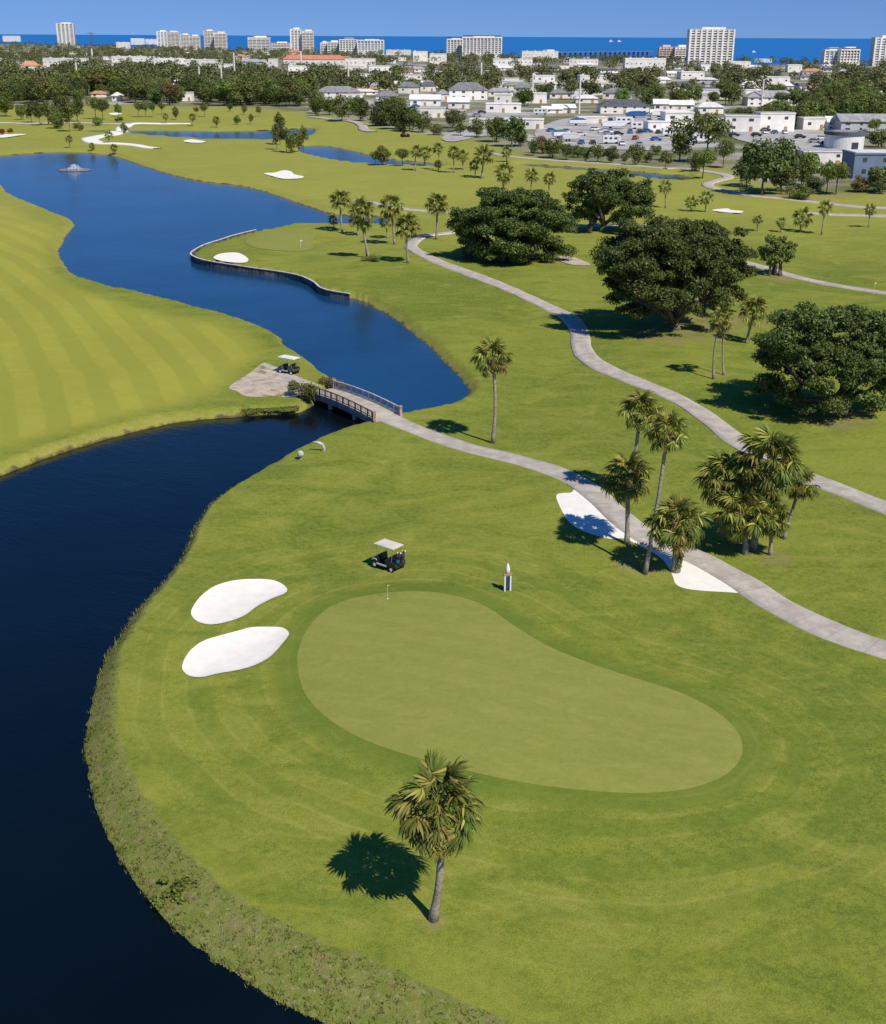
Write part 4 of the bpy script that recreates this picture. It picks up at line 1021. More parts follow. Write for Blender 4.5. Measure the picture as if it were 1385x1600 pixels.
for sx in (-1, 1): MB().box((sx * (BL / 2 - 0.35), 0, -0.75), (0.9, BW + 0.5, 1.1)).build('abutment', m_dconc, bridge)

# ---- hedges at the bridge
def hedge(px, py, L, Wd, h, rz, label, m, leaf=0.09, seed=1):
    x, y, z = g3(px, py); o = thing('hedge', label, 'hedge', (x, y, z), rz); r = np.random.default_rng(seed)
    bl_ = [((r.uniform(-L / 2, L / 2), r.uniform(-Wd / 2, Wd / 2) * 0.6, r.uniform(0.35, 0.75) * h), (Wd * 0.42, Wd * 0.42, h * 0.36), 150) for _ in range(int(L * 6))]
    cards_blob('foliage', bl_, m, leaf, o, seed)
    m2 = MB()
    for k in range(int(L * 1.5) + 1): m2.tube([(-L / 2 + 0.3 + k * 0.65, 0, -0.1), (-L / 2 + 0.3 + k * 0.65 + 0.05, 0, h * 0.6)], [0.035, 0.02], 5)
    m2.build('stems', m_bark, o)
    return o
hedge(518, 605, 3.6, 1.4, 1.5, ba + 0.15, 'clipped olive hedge at the lake side of the bridge end', m_lv_tan, seed=4)
hedge(474, 622, 3.0, 1.3, 1.7, ba + 0.5, 'leafy green hedge at the canal side of the bridge end', m_lv_mid, seed=6)
hedge(425, 634, 5.5, 1.6, 0.26, 0.15, 'low grassy hedge strip between the gravel patch and the canal', m_lv_lite, 0.08, seed=9)

# ---- golf carts
def wheel(parent, x, y, r=0.23):
    t = MB().lathe([(r - 0.08, -0.09), (r - 0.02, -0.10), (r, -0.06), (r, 0.06), (r - 0.02, 0.10), (r - 0.08, 0.09)], 18, (0, 0, 0), 'Y').build('wheel', m_tyre, parent, loc=(x, y, r))
    MB().lathe([(0.02, -0.075 - 0.03), (0.13, -0.095), (0.145, -0.07), (0.145, 0.07), (0.13, 0.095), (0.02, 0.105)], 14, (0, 0, 0), 'Y').build('rim', m_white, t)
def golf_cart(loc, rz, label, roof_m, body_m, roofL=1.85):
    o = thing('golf_cart', label, 'golf cart', loc, rz, 'golf carts')
    MB().box((0.0, 0, 0.33), (2.05, 0.98, 0.16)).build('chassis', m_black, o, bevel=0.03)
    MB().prism([(0.50, 0.40), (1.16, 0.34), (1.22, 0.52), (1.14, 0.70), (0.86, 0.86), (0.66, 1.0), (0.58, 0.98), (0.52, 0.6)], -0.56, 0.56).build('front_cowl', body_m, o, bevel=0.05)
    MB().prism([(-1.16, 0.40), (-1.20, 0.62), (-1.12, 0.76), (-0.62, 0.80), (-0.20, 0.70), (-0.16, 0.40)], -0.58, 0.58).build('rear_body', body_m, o, bevel=0.05)
    MB().prism([(-0.25, 0.36), (0.55, 0.36), (0.55, 0.42), (-0.25, 0.42)], -0.55, 0.55).build('floor', m_black, o)
    for sy in (-1, 1):
        MB().box((0.16, sy * 0.585, 0.38), (0.95, 0.05, 0.12)).build('side_step', m_grey, o, bevel=0.015)
        MB().prism([(0.60, 0.62), (0.68, 0.74), (0.98, 0.74), (1.10, 0.60), (1.06, 0.55), (0.92, 0.66), (0.72, 0.66)], sy * 0.545, sy * 0.60).build('front_fender', m_grey if body_m is m_body else body_m, o)
        MB().lathe([(0.03, -0.02), (0.075, 0.0), (0.07, 0.03)], 10, (1.155, sy * 0.36, 0.60), 'X').build('headlight', m_lamp, o)
        MB().box((-1.185, sy * 0.45, 0.62), (0.04, 0.10, 0.06)).build('tail_light', m_redl, o)
    MB().box((-0.32, 0, 0.76), (0.52, 1.02, 0.14)).build('seat', m_seat, o, bevel=0.04)
    MB().prism([(-0.60, 0.86), (-0.50, 0.86), (-0.60, 1.20), (-0.68, 1.20)], -0.50, 0.50).build('backrest', m_seat, o, bevel=0.03)
    st = MB().tube([(0.62, 0.26, 0.78), (0.34, 0.26, 1.02)], 0.022, 6).build('steering_column', m_black, o)
    MB().tube([(0.33 + 0.09 * math.cos(t * math.pi / 6), 0.26 + 0.17 * math.sin(t * math.pi / 6), 1.03 + 0.11 * math.cos(t * math.pi / 6)) for t in range(13)], 0.018, 5).build('steering_wheel', m_black, st)
    rx = -0.06
    MB().box((rx, 0, 1.86), (roofL, 1.20, 0.07)).box((rx, 0, 1.905), (roofL - 0.16, 1.04, 0.03)).build('roof', roof_m, o, bevel=0.02)
    for sy in (-1, 1):
        MB().tube([(0.66, sy * 0.50, 0.85), (0.60, sy * 0.50, 1.3), (rx + roofL / 2 - 0.12, sy * 0.50, 1.83)], 0.022, 6).build('strut', m_metal, o)
        MB().tube([(-0.72, sy * 0.48, 0.75), (-0.80, sy * 0.48, 1.3), (rx - roofL / 2 + 0.12, sy * 0.48, 1.83)], 0.022, 6).build('strut', m_metal, o)
    MB().box((-1.02, 0, 0.80), (0.40, 0.94, 0.05)).tube([(-0.98, -0.42, 0.8), (-0.98, -0.42, 1.16), (-0.98, 0.42, 1.16), (-0.98, 0.42, 0.8)], 0.018, 5).build('bag_rack', m_black, o)
    for x in (0.82, -0.78):
        for sy in (-1, 1): wheel(o, x, sy * 0.52)
    return o
def golf_bag(loc, rz, label, m1, m2, seed):
    r = random.Random(seed)
    o = thing('golf_bag', label, 'golf bag', loc, rz, 'golf bags on the near cart')
    ax = Vector((-0.20, 0, 0.92)).normalized(); tip = ax * 0.86
    MB().tube([(0, 0, 0), ax * 0.08, ax * 0.5, ax * 0.80, tip], [0.13, 0.15, 0.14, 0.155, 0.15], 12).build('bag_body', m1, o)
    MB().box((-0.16, 0, 0.32), (0.12, 0.20, 0.36)).build('pocket', m2, o, bevel=0.03)
    MB().tube([ax * 0.74, ax * 0.88], 0.162, 12).build('collar', m2, o)
    for i in range(7):
        a = i * 0.9; b = tip + Vector((0.07 * math.cos(a), 0.07 * math.sin(a), 0)); e = b + ax * r.uniform(0.18, 0.36) + Vector((0.03 * math.cos(a), 0.05 * math.sin(a), 0))
        cl = MB().tube([b - ax * 0.2, e], 0.012, 5).build('club', m_metal, o)
        MB().lathe([(0.02, -0.06), (0.055, -0.03), (0.06, 0.02), (0.03, 0.06)], 8, (e.x - 0.02, e.y, e.z)).build('club_head', (m_purp, m_white, m_black)[i % 3], cl)
    return o
cx_, cy_, cz_ = g3(607, 887); crz = math.atan2(0.63, -0.78)
golf_cart((cx_, cy_, cz_), crz, 'dark golf cart with cream roof parked above the near green', m_roof, m_body)
Mc = Matrix.Translation((cx_, cy_, cz_)) @ Matrix.Rotation(crz, 4, 'Z')
for sy, l, a_, b_ in ((0.25, 'golf bag with teal body strapped to the parked cart', m_teal, m_black), (-0.25, 'golf bag with plum hood on the far side of the parked cart', m_purp, m_navy)):
    p = Mc @ Vector((-1.02, sy, 0.40)); golf_bag(p, crz, l, a_, b_, int(sy * 100))
c2 = g3(452, 583)
golf_cart(c2, math.atan2(0.55, -0.83), 'grey golf cart with white roof coming off the bridge', m_white, m_dgrey, 2.3)

# ---- tee post, ball and bent pipe, flags, fountain
x, y, z = g3(793, 923)
o = thing('course_post', 'white twin board stand with blue panel and pointed white top', 'post', (x, y, z), 0.25)
for sx in (-1, 1): MB().box((sx * 0.20, 0, 0.58), (0.10, 0.16, 1.24)).build('side_board', m_white, o, bevel=0.01)
MB().box((0, 0.02, 0.58), (0.30, 0.06, 0.95)).build('panel', m_navy, o)
MB().box((0, 0.0, 1.24), (0.62, 0.24, 0.10)).build('crossbar', m_tan, o, bevel=0.015)
MB().lathe([(0.10, 1.29), (0.155, 1.45), (0.16, 1.62), (0.11, 1.85), (0.02, 2.06)], 12).build('pointed_top', m_white, o, smooth=True)
x, y, z = g3(470, 718)
o = thing('ball_marker', 'white round ball marker on a short stand near the canal', 'marker', (x, y, z))
MB().lathe([(0.01, 0.22), (0.18, 0.28), (0.29, 0.42), (0.31, 0.55), (0.28, 0.70), (0.17, 0.82), (0.01, 0.86)], 16).build('ball', m_rail, o, smooth=True)
MB().lathe([(0.16, -0.05), (0.16, 0.06), (0.08, 0.12), (0.10, 0.28)], 12).build('stand', m_dconc, o)
x, y, z = g3(506, 705)
o = thing('bent_pipe', 'white bent pipe rising from the turf near the canal', 'pipe', (x, y, z), 0)
MB().tube([(0, 0, -0.1), (0.02, 0, 0.35), (-0.10, 0, 0.65), (-0.42, 0, 0.82), (-0.95, 0.1, 0.84)], [0.15, 0.15, 0.15, 0.13, 0.11], 10).build('pipe', m_rail, o, smooth=True)
MB().lathe([(0.24, -0.05), (0.24, 0.05), (0.17, 0.09)], 12).build('flange', m_dconc, o)
def flag(px, py, label, h, m=m_yel, sc=1.0):
    x, y, z = g3(px, py); o = thing('flagstick', label, 'flag', (x, y, z + 0.02), 0.4, 'pin flags')
    MB().tube([(0, 0, 0), (0, 0, h)], 0.014 * sc, 6).build('pole', m_white, o)
    n = 6; vs = []
    for i in range(n + 1):
        yy = 0.03 * math.sin(i * 1.1); vs += [(i / n * 0.26 * sc, yy, h - 0.02 - 0.03 * i / n), (i / n * 0.26 * sc, yy, h - 0.20 * sc + 0.05 * i / n)]
    MB().add(vs, [(2 * i, 2 * i + 1, 2 * i + 3, 2 * i + 2) for i in range(n)]).build('cloth', m, o)
    MB().lathe([(0.07, -0.01), (0.07, 0.006), (0.05, 0.006)], 12).build('cup', m_white, o)
flag(606, 936, 'yellow pin flag at the back of the near green', 1.05, sc=0.6)
flag(470, 389, 'small pale flag on the peninsula green', 1.6, m_white, 1.4)
flag(1365, 460, 'pin flag far right on the fairway beside the pale path', 1.8, m_yel, 1.3)
x, y = at(117, 266, WL)
o = thing('fountain', 'floating fountain with white spray in the lake', 'fountain', (x, y, WL))
MB().lathe([(1.6, -0.05), (4.4, -0.05), (4.6, 0.10), (4.2, 0.22), (1.8, 0.20)], 28).build('float_ring', m_dconc, o)
MB().lathe([(0.5, 0), (0.5, 0.5), (0.25, 0.8), (0.2, 1.1)], 12).build('nozzle', m_metal, o)
m_foam = simple('foam', (0.80, 0.82, 0.85), 0.6, 0.05, 2.0)
r = np.random.default_rng(3); n = 900
th = r.uniform(0, 6.28, n); u = r.random(n); sp = r.uniform(0.5, 1.0, n)
rr_ = u * 2.3 * sp; hz_ = 0.3 + 1.5 * sp ** 2 * (1 - (2 * u - 0.55) ** 2 / 2.1) * (1 - 0.35 * u)
V, Fq = card_arrays(np.stack([rr_ * np.cos(th), rr_ * np.sin(th), np.maximum(hz_, 0.12)], 1), r.normal(0, 1, (n, 3)), np.full(n, 0.09), r)
tag(link('spray', mesh_np('spray', V, Fq, m_foam), o), kind='stuff')
# mower on the far fairway
x, y, z = g3(633, 214)
o = thing('fairway_mower', 'small brown mower tractor on the fairway below the dense trees', 'mower', (x, y, z), 0.5)
m_rust = simple('rust_paint', (0.22, 0.09, 0.05), 0.6, 0.15, 2.0)
MB().box((0, 0, 0.9), (2.6, 1.5, 0.7)).build('body', m_rust, o, bevel=0.1)
MB().box((-0.5, 0, 1.5), (0.7, 1.1, 0.6)).build('seat', m_black, o, bevel=0.08)
MB().box((1.9, 0, 0.45), (1.0, 2.6, 0.4)).build('mower_deck', m_dconc, o, bevel=0.06)
MB().tube([(-0.9, -0.6, 1.2), (-0.9, -0.6, 2.4), (-0.9, 0.6, 2.4), (-0.9, 0.6, 1.2)], 0.06, 6).build('roll_bar', m_black, o)
for xx in (-0.9, 1.0):
    for sy in (-1, 1): MB().lathe([(0.2, -0.2), (0.55, -0.2), (0.55, 0.2), (0.2, 0.2)], 14, (0, 0, 0), 'Y').build('wheel', m_tyre, o, loc=(xx, sy * 0.95, 0.55))
# ================================================================== THE TOWN
m_wall = simple('white_stucco', (0.82, 0.79, 0.73), 0.85, 0.07, 0.2, objvar=0.12)
m_beige = simple('beige_stucco', (0.83, 0.77, 0.67), 0.85, 0.07, 0.2, objvar=0.1)
m_pink = simple('pink_stucco', (0.68, 0.52, 0.43), 0.85, 0.07, 0.2)
m_rgrey = simple('grey_shingle', (0.30, 0.30, 0.31), 0.85, 0.15, 0.5, objvar=0.35)
m_rwhite = simple('white_roof', (0.74, 0.72, 0.69), 0.7, 0.08, 0.3, objvar=0.12)
m_rdark = simple('dark_shingle', (0.10, 0.105, 0.115), 0.85, 0.15, 0.5, objvar=0.2)
m_rcoral = simple('coral_tile', (0.55, 0.21, 0.13), 0.8, 0.12, 0.4)
m_rorange = simple('orange_tile', (0.48, 0.25, 0.13), 0.8, 0.15, 0.4, objvar=0.2)
m_rgreen = simple('green_grey_roof', (0.24, 0.27, 0.22), 0.8, 0.12, 0.4)
m_bluew = simple('blue_grey_wall', (0.16, 0.22, 0.30), 0.7, 0.08, 0.2)
m_glass = simple('dark_window', (0.055, 0.065, 0.08), 0.12, 0.2, 0.4, spec=0.6)
m_bglass = simple('blue_window', (0.12, 0.20, 0.33), 0.12, 0.1, 0.3, spec=0.6)
m_asph = simple('pale_asphalt', (0.42, 0.405, 0.375), 0.9, 0.15, 0.15)
m_pole = simple('pole_concrete', (0.72, 0.69, 0.64), 0.8, 0.08, 1.0)
MR = {'grey': m_rgrey, 'white': m_rwhite, 'dark': m_rdark, 'coral': m_rcoral, 'orange': m_rorange, 'green': m_rgreen}
def town_sheet(name, px, m, label, off=0.25):
    return sheet(name, catmull(gp(px), 3), m, off, 8.0, label, 'paving')
town_sheet('parking_lot', [(836, 206), (868, 190), (905, 184), (1000, 180), (1085, 181), (1092, 205), (1075, 232), (1000, 236), (900, 230), (850, 220)], m_asph, 'pale parking lot full of boats and vehicles')
town_sheet('parking_lot', [(1140, 204), (1200, 203), (1290, 206), (1300, 230), (1240, 236), (1180, 226), (1145, 216)], m_asph, 'grey parking lot left of the white tank')
town_sheet('road', [(690, 216), (720, 205), (780, 205), (840, 214), (830, 222), (760, 213), (710, 222)], m_asph, 'pale service road at the town edge')
town_sheet('road', [(480, 176), (540, 158), (640, 163), (700, 172), (690, 178), (620, 172), (550, 168)], m_asph, 'pale street in front of the grey roofed houses')
PROT = []       # views kept open in front of the buildings that the photograph shows
FOOT = []
def wz(px, py, y): d = ray(px, py); t = y / d[1]; return d[0] * t, CH + d[2] * t
def house(x0, x1, yt, yb, label, style='hip', roof='grey', wall=None, depth=None, rz=0.0, group=None, name='house', cat='house', floors=1, protect=True):
    x, y, z = g3((x0 + x1) / 2, yb); k = y / ray((x0 + x1) / 2, yb)[1] / F
    w = (x1 - x0) * k; h = max(2.8, wz((x0 + x1) / 2, yt, y)[1] - z); dp = depth or min(14, max(7, w * 0.6))
    y += dp / 2
    o = thing(name, label, cat, (x, y, z), rz, group); wm = wall or m_wall
    if protect: PROT.append((x0 - 1, x1 + 1, yt, yb, y))
    FOOT.append((x, y, max(w, dp) * 0.6))
    hw = h * (0.58 if style in ('hip', 'gable') else 0.93)
    ov = 0.0 if style == 'flat' else 0.6
    MB().box((0, 0, hw / 2 - 0.5), (w - 2 * ov, dp - 2 * ov, hw + 1.0)).build('wall', wm, o)
    if style == 'flat':
        MB().box((0, 0, hw + (h - hw) / 2), (w + 0.4, dp + 0.4, h - hw)).build('parapet', wm, o)
        MB().box((0, 0, h + 0.06), (w - 0.6, dp - 0.6, 0.12)).build('roof', MR[roof], o)
        if w > 20:
            for i in range(int(w / 16)): MB().box((-w * 0.35 + i * 15, 0.5, h + 0.7), (2.2, 2.0, 1.2)).build('roof_unit', m_grey, o)
    else:
        a, b = w / 2, dp / 2; rl = max(0.3, a - b * (0.95 if style == 'hip' else 0.0))
        m = MB().add([(-a, -b, hw), (a, -b, hw), (a, b, hw), (-a, b, hw), (-rl, 0, h), (rl, 0, h)], [(0, 1, 5, 4), (2, 3, 4, 5), (1, 2, 5), (3, 0, 4), (3, 2, 1, 0)])
        m.build('roof', MR[roof], o)
    per = hw / floors; fy = -(dp / 2 - ov)
    nw = max(2, min(9, int(w / 5.0)))
    for f in range(floors):
        for i in range(nw):
            wx_ = -w / 2 + ov + (w - 2 * ov) * (i + 0.5) / nw
            if f == 0 and i == nw // 2:
                MB().box((wx_, fy - 0.04, 1.05), (1.3, 0.12, 2.1)).build('door', m_tan if not wall else m_white, o)
            else:
                MB().box((wx_, fy - 0.03, f * per + per * 0.56), (min(1.5 + 0.7 * ((i * 7 + f * 3 + int(x)) % 3 - 1) * 0.6, (w - 2 * ov) / nw * 0.5), 0.10, min(1.15, per * 0.36))).build('window', m_glass, o)
    return o
Hs = [
 (68, 135, 91, 104, 'long flat roofed white building among the trees at the far left', 'flat', 'white', None), (60, 90, 103, 111, 'low white house below the long white building at the far left', 'hip', 'white', None),
 (175, 240, 88, 98, 'left wing of the long white block behind the tree belt', 'flat', 'white', None), (241, 290, 91, 100, 'middle wing of the long white block behind the tree belt', 'flat', 'white', None),
 (291, 345, 93, 107, 'right wing of the long white block behind the tree belt', 'flat', 'white', None), (32, 60, 95, 113, 'house with reddish tile roof at the far left', 'hip', 'orange', None),
 (95, 112, 127, 146, 'small grey gable shed in the belt on the left', 'gable', 'grey', None), (140, 166, 142, 152, 'low tan roofed house in the belt left of the slim trees', 'hip', 'orange', m_beige),
 (174, 190, 144, 158, 'pale low house behind the slim trees', 'hip', 'white', None), (255, 281, 122, 134, 'white house with pale roof inside the belt', 'hip', 'white', None), (285, 300, 144, 158, 'small white house under the belt trees', 'flat', 'grey', None),
 (368, 387, 85, 95, 'orange roofed house left of the blue grey roof', 'hip', 'orange', m_beige), (375, 411, 92, 103, 'house with blue grey hip roof before the towers', 'hip', 'grey', None),
 (350, 366, 100, 113, 'white house at the right end of the long white block', 'flat', 'white', None), (420, 434, 92, 106, 'narrow white house left of the coral roof', 'flat', 'white', None),
 (442, 540, 86, 102, 'long building with coral tile roof', 'hip', 'coral', None), (449, 471, 78, 87, 'small coral roofed block behind the long coral roof', 'hip', 'coral', m_pink),
 (450, 486, 103, 115, 'white flat building in front of the coral roof', 'flat', 'white', None), (540, 586, 91, 106, 'dark flat roofed building right of the coral roof', 'flat', 'dark', m_beige),
 (575, 612, 103, 113, 'bluish white flat building right of the dark flat roof', 'flat', 'white', None), (492, 562, 135, 156, 'large white house with broad grey hip roof behind the hedge row', 'hip', 'grey', None),
 (585, 626, 143, 159, 'grey roofed white house right of the broad hip roof', 'hip', 'grey', None), (640, 690, 148, 166, 'white roofed sheds above the dense dark trees', 'gable', 'white', None),
 (681, 702, 140, 156, 'white house at the end of the sheds', 'hip', 'grey', None), (622, 655, 128, 146, 'white house with grey roof behind the sheds, left one', 'hip', 'grey', None),
 (655, 682, 127, 143, 'house with dark grey roof behind the sheds, right one', 'hip', 'dark', None), (658, 696, 168, 184, 'white flat shed below the roofed sheds', 'flat', 'grey', None),
 (700, 763, 129, 156, 'big white house with pale grey hip roof left of the white pole', 'hip', 'grey', None), (700, 735, 152, 170, 'white roofed building in front of the big white house', 'gable', 'white', None),
 (786, 832, 128, 141, 'house with low green grey roof', 'hip', 'green', m_beige), (773, 800, 147, 162, 'white carport left of the tall lamp pole', 'flat', 'white', None),
 (856, 896, 140, 154, 'grey roofed house half hidden by trees', 'hip', 'grey', None), (942, 990, 138, 155, 'beige house with grey hip roof above the white columned house', 'hip', 'grey', m_beige),
 (936, 1016, 156, 178, 'white columned house with dark roof by the boat lot', 'hip', 'dark', None), (1021, 1047, 155, 173, 'white gabled house right of the columned house', 'gable', 'white', None),
 (770, 832, 92, 103, 'long low white building behind the trees, right of the big hotel', 'flat', 'white', None), (976, 1040, 91, 109, 'big white warehouse before the ocean', 'flat', 'white', None),
 (815, 872, 80, 92, 'low beige building at the foot of the fishing pier', 'flat', 'white', m_beige), (890, 935, 92, 102, 'low white building right of the fishing pier foot', 'flat', 'grey', None),
 (1010, 1052, 190, 206, 'white flat building at the right of the boat lot', 'flat', 'white', None), (818, 850, 186, 202, 'white box shed at the left of the boat lot', 'flat', 'white', None),
 (1050, 1086, 128, 144, 'dark grey roofed house left of the pale arches', 'hip', 'dark', m_beige), (1040, 1086, 157, 173, 'white arcaded house below the dark grey roof', 'gable', 'white', None),
 (1036, 1082, 175, 205, 'white two storey building behind the tall trees', 'flat', 'white', None), (1135, 1188, 180, 206, 'left wing of the white modern building', 'flat', 'grey', None),
 (1185, 1240, 176, 206, 'right wing of the white modern building with dark windows', 'flat', 'grey', None), (1166, 1250, 142, 166, 'large building with dark grey curved roof', 'hip', 'grey', None),
 (1290, 1314, 182, 203, 'white gabled end building left of the grey warehouse', 'gable', 'white', None), (1311, 1400, 179, 206, 'grey gabled warehouse behind the white tank', 'gable', 'grey', m_grey),
 (1253, 1326, 236, 262, 'white building with flat grey roof before the tank', 'flat', 'grey', None), (1331, 1430, 239, 278, 'blue grey shed at the right edge', 'flat', 'white', m_bluew),
 (1135, 1172, 96, 109, 'low cream building right of the tall beach tower', 'flat', 'white', m_beige), (1180, 1207, 92, 99, 'thin white roof at the beach right of the tall tower', 'flat', 'white', None),
 (1230, 1253, 101, 113, 'white cube house before the beach', 'flat', 'white', None), (1254, 1287, 107, 118, 'house with red tile roof before the square hotel', 'hip', 'orange', m_pink),
 (1094, 1110, 100, 111, 'small white house at the foot of the tall beach tower', 'flat', 'white', None), (1222, 1242, 129, 141, 'white house among trees right of the curved roof', 'hip', 'white', None),
 (1256, 1284, 134, 142, 'low pale house among the right trees', 'hip', 'orange', None), (1160, 1185, 127, 140, 'white house left of the street lamp mast', 'hip', 'white', None),
 (902, 948, 183, 194, 'long white boat shed at the back of the boat lot', 'flat', 'white', None), (1018, 1074, 172, 184, 'long white roofed row right of the blue covered boat', 'gable', 'white', None), (846, 880, 166, 177, 'white shed left of the tall white mast', 'gable', 'white', None),
 (760, 815, 162, 176, 'long white roofed store left of the tall white mast', 'flat', 'white', None), (862, 900, 163, 177, 'white roofed workshop left of the columned house', 'gable', 'white', None), (735, 772, 186, 201, 'white flat roofed depot at the town edge street', 'flat', 'white', None),
 (1088, 1132, 160, 178, 'white long house behind the tall town trees', 'hip', 'white', None), (1096, 1134, 186, 204, 'low white store left of the white modern building', 'flat', 'white', None), (1252, 1292, 184, 203, 'pale low store right of the white modern building', 'flat', 'white', None),
 (1200, 1235, 120, 132, 'white roofed hall behind the curved roof', 'flat', 'white', None), (905, 950, 118, 130, 'white school like block behind the tall mast', 'flat', 'white', None), (830, 868, 118, 129, 'white flat block behind the grey pole', 'flat', 'white', None), (1062, 1100, 112, 124, 'white flat block below the tall beach tower', 'flat', 'white', None),
 (604, 642, 78, 86, 'low white row right of the twin hotels', 'flat', 'white', None), (645, 668, 80, 96, 'white block behind the trees left of the big hotel', 'flat', 'white', None), (672, 698, 84, 100, 'cream block next to the big hotel', 'flat', 'white', m_beige),
 (205, 226, 60, 71, 'beige low beach block at the left', 'flat', 'white', m_beige), (228, 246, 61, 71, 'white low beach block left of the white blue tower', 'flat', 'white', None), (182, 203, 66, 76, 'white low houses near the beach at the left', 'flat', 'white', None),
 (5, 32, 56, 66, 'cream beach block at the far left horizon', 'flat', 'white', m_beige)]
for i, (x0, x1, yt, yb, l, st, rf, wm) in enumerate(Hs):
    two = (yb - yt) > 20
    house(x0, x1, yt, yb, l, st, rf, wm, rz=(-0.12, 0.08, -0.05, 0.14)[i % 4] if x1 - x0 < 60 else 0.03, floors=2 if two else 1, cat='building' if st == 'flat' else 'house', name='building' if st == 'flat' else 'house')

# ---- water tank
x, y, z = g3(1327, 234); k = y / ray(1327, 234)[1] / F; rad = 30.5 * k; h = wz(1327, 207, y)[1] - z; y += rad
o = thing('water_tank', 'round white tank with a dark rim right of the parking lot', 'tank', (x, y, z))
MB().lathe([(rad, -0.5), (rad, h - 1.0)], 40).build('shell', m_white, o, smooth=False)
MB().lathe([(rad + 0.35, h - 1.1), (rad + 0.35, h), (rad - 0.4, h + 0.05)], 40).build('rim', m_rdark, o)
MB().lathe([(rad - 0.3, h - 0.3), (rad * 0.5, h + 0.25), (0.2, h + 0.5)], 40).build('roof', m_rgrey, o)
MB().box((rad * 0.28, -rad * 0.975, 1.2), (2.2, 0.5, 2.4)).build('door', m_glass, o)
PROT.append((1296, 1359, 206, 236, y)); FOOT.append((x, y, rad + 3))

# ---- towers along the beach
def tower(x0, x1, yt, dist, label, wall=m_wall, style='bands', deep=18, rz=0.0, split=None, glass=m_glass, yb=None, name='tower', cat='tower', cols=5):
    cx = (x0 + x1) / 2; d = ray(cx, 70); X = d[0] / d[1] * dist; h = wz(cx, yt, dist)[1]; w = (x1 - x0) * dist / d[1] / F
    o = thing(name, label, cat, (X, dist + deep / 2, 0), rz, 'towers along the beach'); FOOT.append((X, dist + deep / 2, w * 0.7))
    PROT.append((x0 - 1, x1 + 1, yt, yb or (yt + (x1 - x0) * 0.6), dist))
    hb = h - 3.5
    MB().box((0, 0, hb / 2 - 0.5), (w, deep, hb + 1)).build('core', wall, o)
    MB().box((w * 0.05, 0, h - 1.9), (w * 0.55, deep * 0.5, 3.4)).build('penthouse', wall, o)
    MB().box((0, 0, hb + 0.3), (w + 0.6, deep + 0.6, 0.6)).build('parapet', wall, o)
    nf = int(hb / 3.2)
    if style == 'bands':
        for f in range(nf):
            MB().box((0, -deep / 2 - 0.1, f * 3.2 + 2.15), (w * 0.93, 0.3, 1.3)).build('window_band', glass, o)
            MB().box((0, -deep / 2 - 0.7, f * 3.2 + 0.70), (w * 0.97, 1.5, 1.45)).build('balcony', wall, o)
            MB().box((w / 2 + 0.1, 0, f * 3.2 + 2.0), (0.3, deep * 0.5, 1.1)).build('side_window', glass, o)
        for i in range(cols + 1): MB().box((-w / 2 + w * i / cols, -deep / 2 - 0.85, hb / 2), (0.7, 1.7, hb)).build('pier', wall, o)
    elif style == 'cols':
        for i in range(cols):
            cxm = -w / 2 + w * (i + 0.5) / cols
            MB().box((cxm, -deep / 2 - 0.1, hb / 2), (w / cols * 0.50, 0.3, hb - 3)).build('window_column', glass, o)
            for f in range(nf): MB().box((cxm, -deep / 2 - 0.45, f * 3.2 + 0.8), (w / cols * 0.6, 1.0, 1.5)).build('balcony', wall, o)
            MB().box((-w / 2 + w * i / cols, -deep / 2 - 0.8, hb / 2), (w / cols * 0.36, 1.9, hb + 0.8)).build('pier', wall, o)
        MB().box((w / 2, -deep / 2 - 0.8, hb / 2), (w / cols * 0.3, 1.9, hb + 0.8)).build('pier', wall, o)
        for i in range(3): MB().box((w / 2 + 0.1, -deep * 0.3 + deep * 0.3 * i, hb / 2), (0.3, deep * 0.14, hb - 3)).build('side_window_column', glass, o)
    elif style == 'grid':
        for f in range(nf):
            MB().box((0, -deep / 2 - 0.12, f * 3.4 + 6.2), (w * 0.97, 0.3, 1.6)).build('window_band', glass, o)
        for i in range(cols + 1): MB().box((-w / 2 + w * i / cols, -deep / 2 - 0.5, hb / 2), (w / cols * 0.26, 1.2, hb + 0.6)).build('pier', wall, o)
        MB().box((0, -deep / 2 - 2.0, 2.8), (w * 1.02, 6, 6.0)).build('podium', wall, o)
        MB().box((0, -deep / 2 - 0.5, hb - 0.6), (w * 1.01, 1.4, 1.4)).build('top_band', wall, o)
    return o
tower(92, 117, 35, 4500, 'slender white tower alone at the far left horizon', cols=4, style='cols', yb=68)
tower(247, 262, 47, 3500, 'blue glass half of the white and blue tower', glass=m_bglass, cols=3, style='cols', yb=74); tower(262, 281, 48, 3520, 'white half of the white and blue tower', cols=3, yb=74)
tower(283, 296, 52, 3450, 'left of the two beige mid rise blocks', m_beige, cols=3, yb=72); tower(297, 312, 54, 3450, 'right of the two beige mid rise blocks', m_beige, cols=3, yb=72)
tower(320, 335, 46, 3250, 'left slab of the beige twin tower', m_beige, cols=3, yb=74); tower(336, 354, 49, 3230, 'right slab of the beige twin tower', m_beige, cols=3, yb=76)
tower(388, 422, 56, 3050, 'white mid rise with stepped top left of the split tower', cols=5, yb=80); tower(425, 453, 65, 3000, 'low beige block between the mid rise and the split tower', m_beige, cols=6, yb=76)
tower(455, 471, 43, 2900, 'left slab of the split white tower', style='cols', cols=3, yb=78); tower(473, 490, 46, 2890, 'right cream slab of the split white tower', m_beige, cols=3, yb=78)
tower(501, 512, 64, 2750, 'narrow white block at the left of the twin hotels', cols=3, yb=80); tower(512, 531, 63, 2740, 'white hotel block left of the long hotel', cols=4, yb=80)
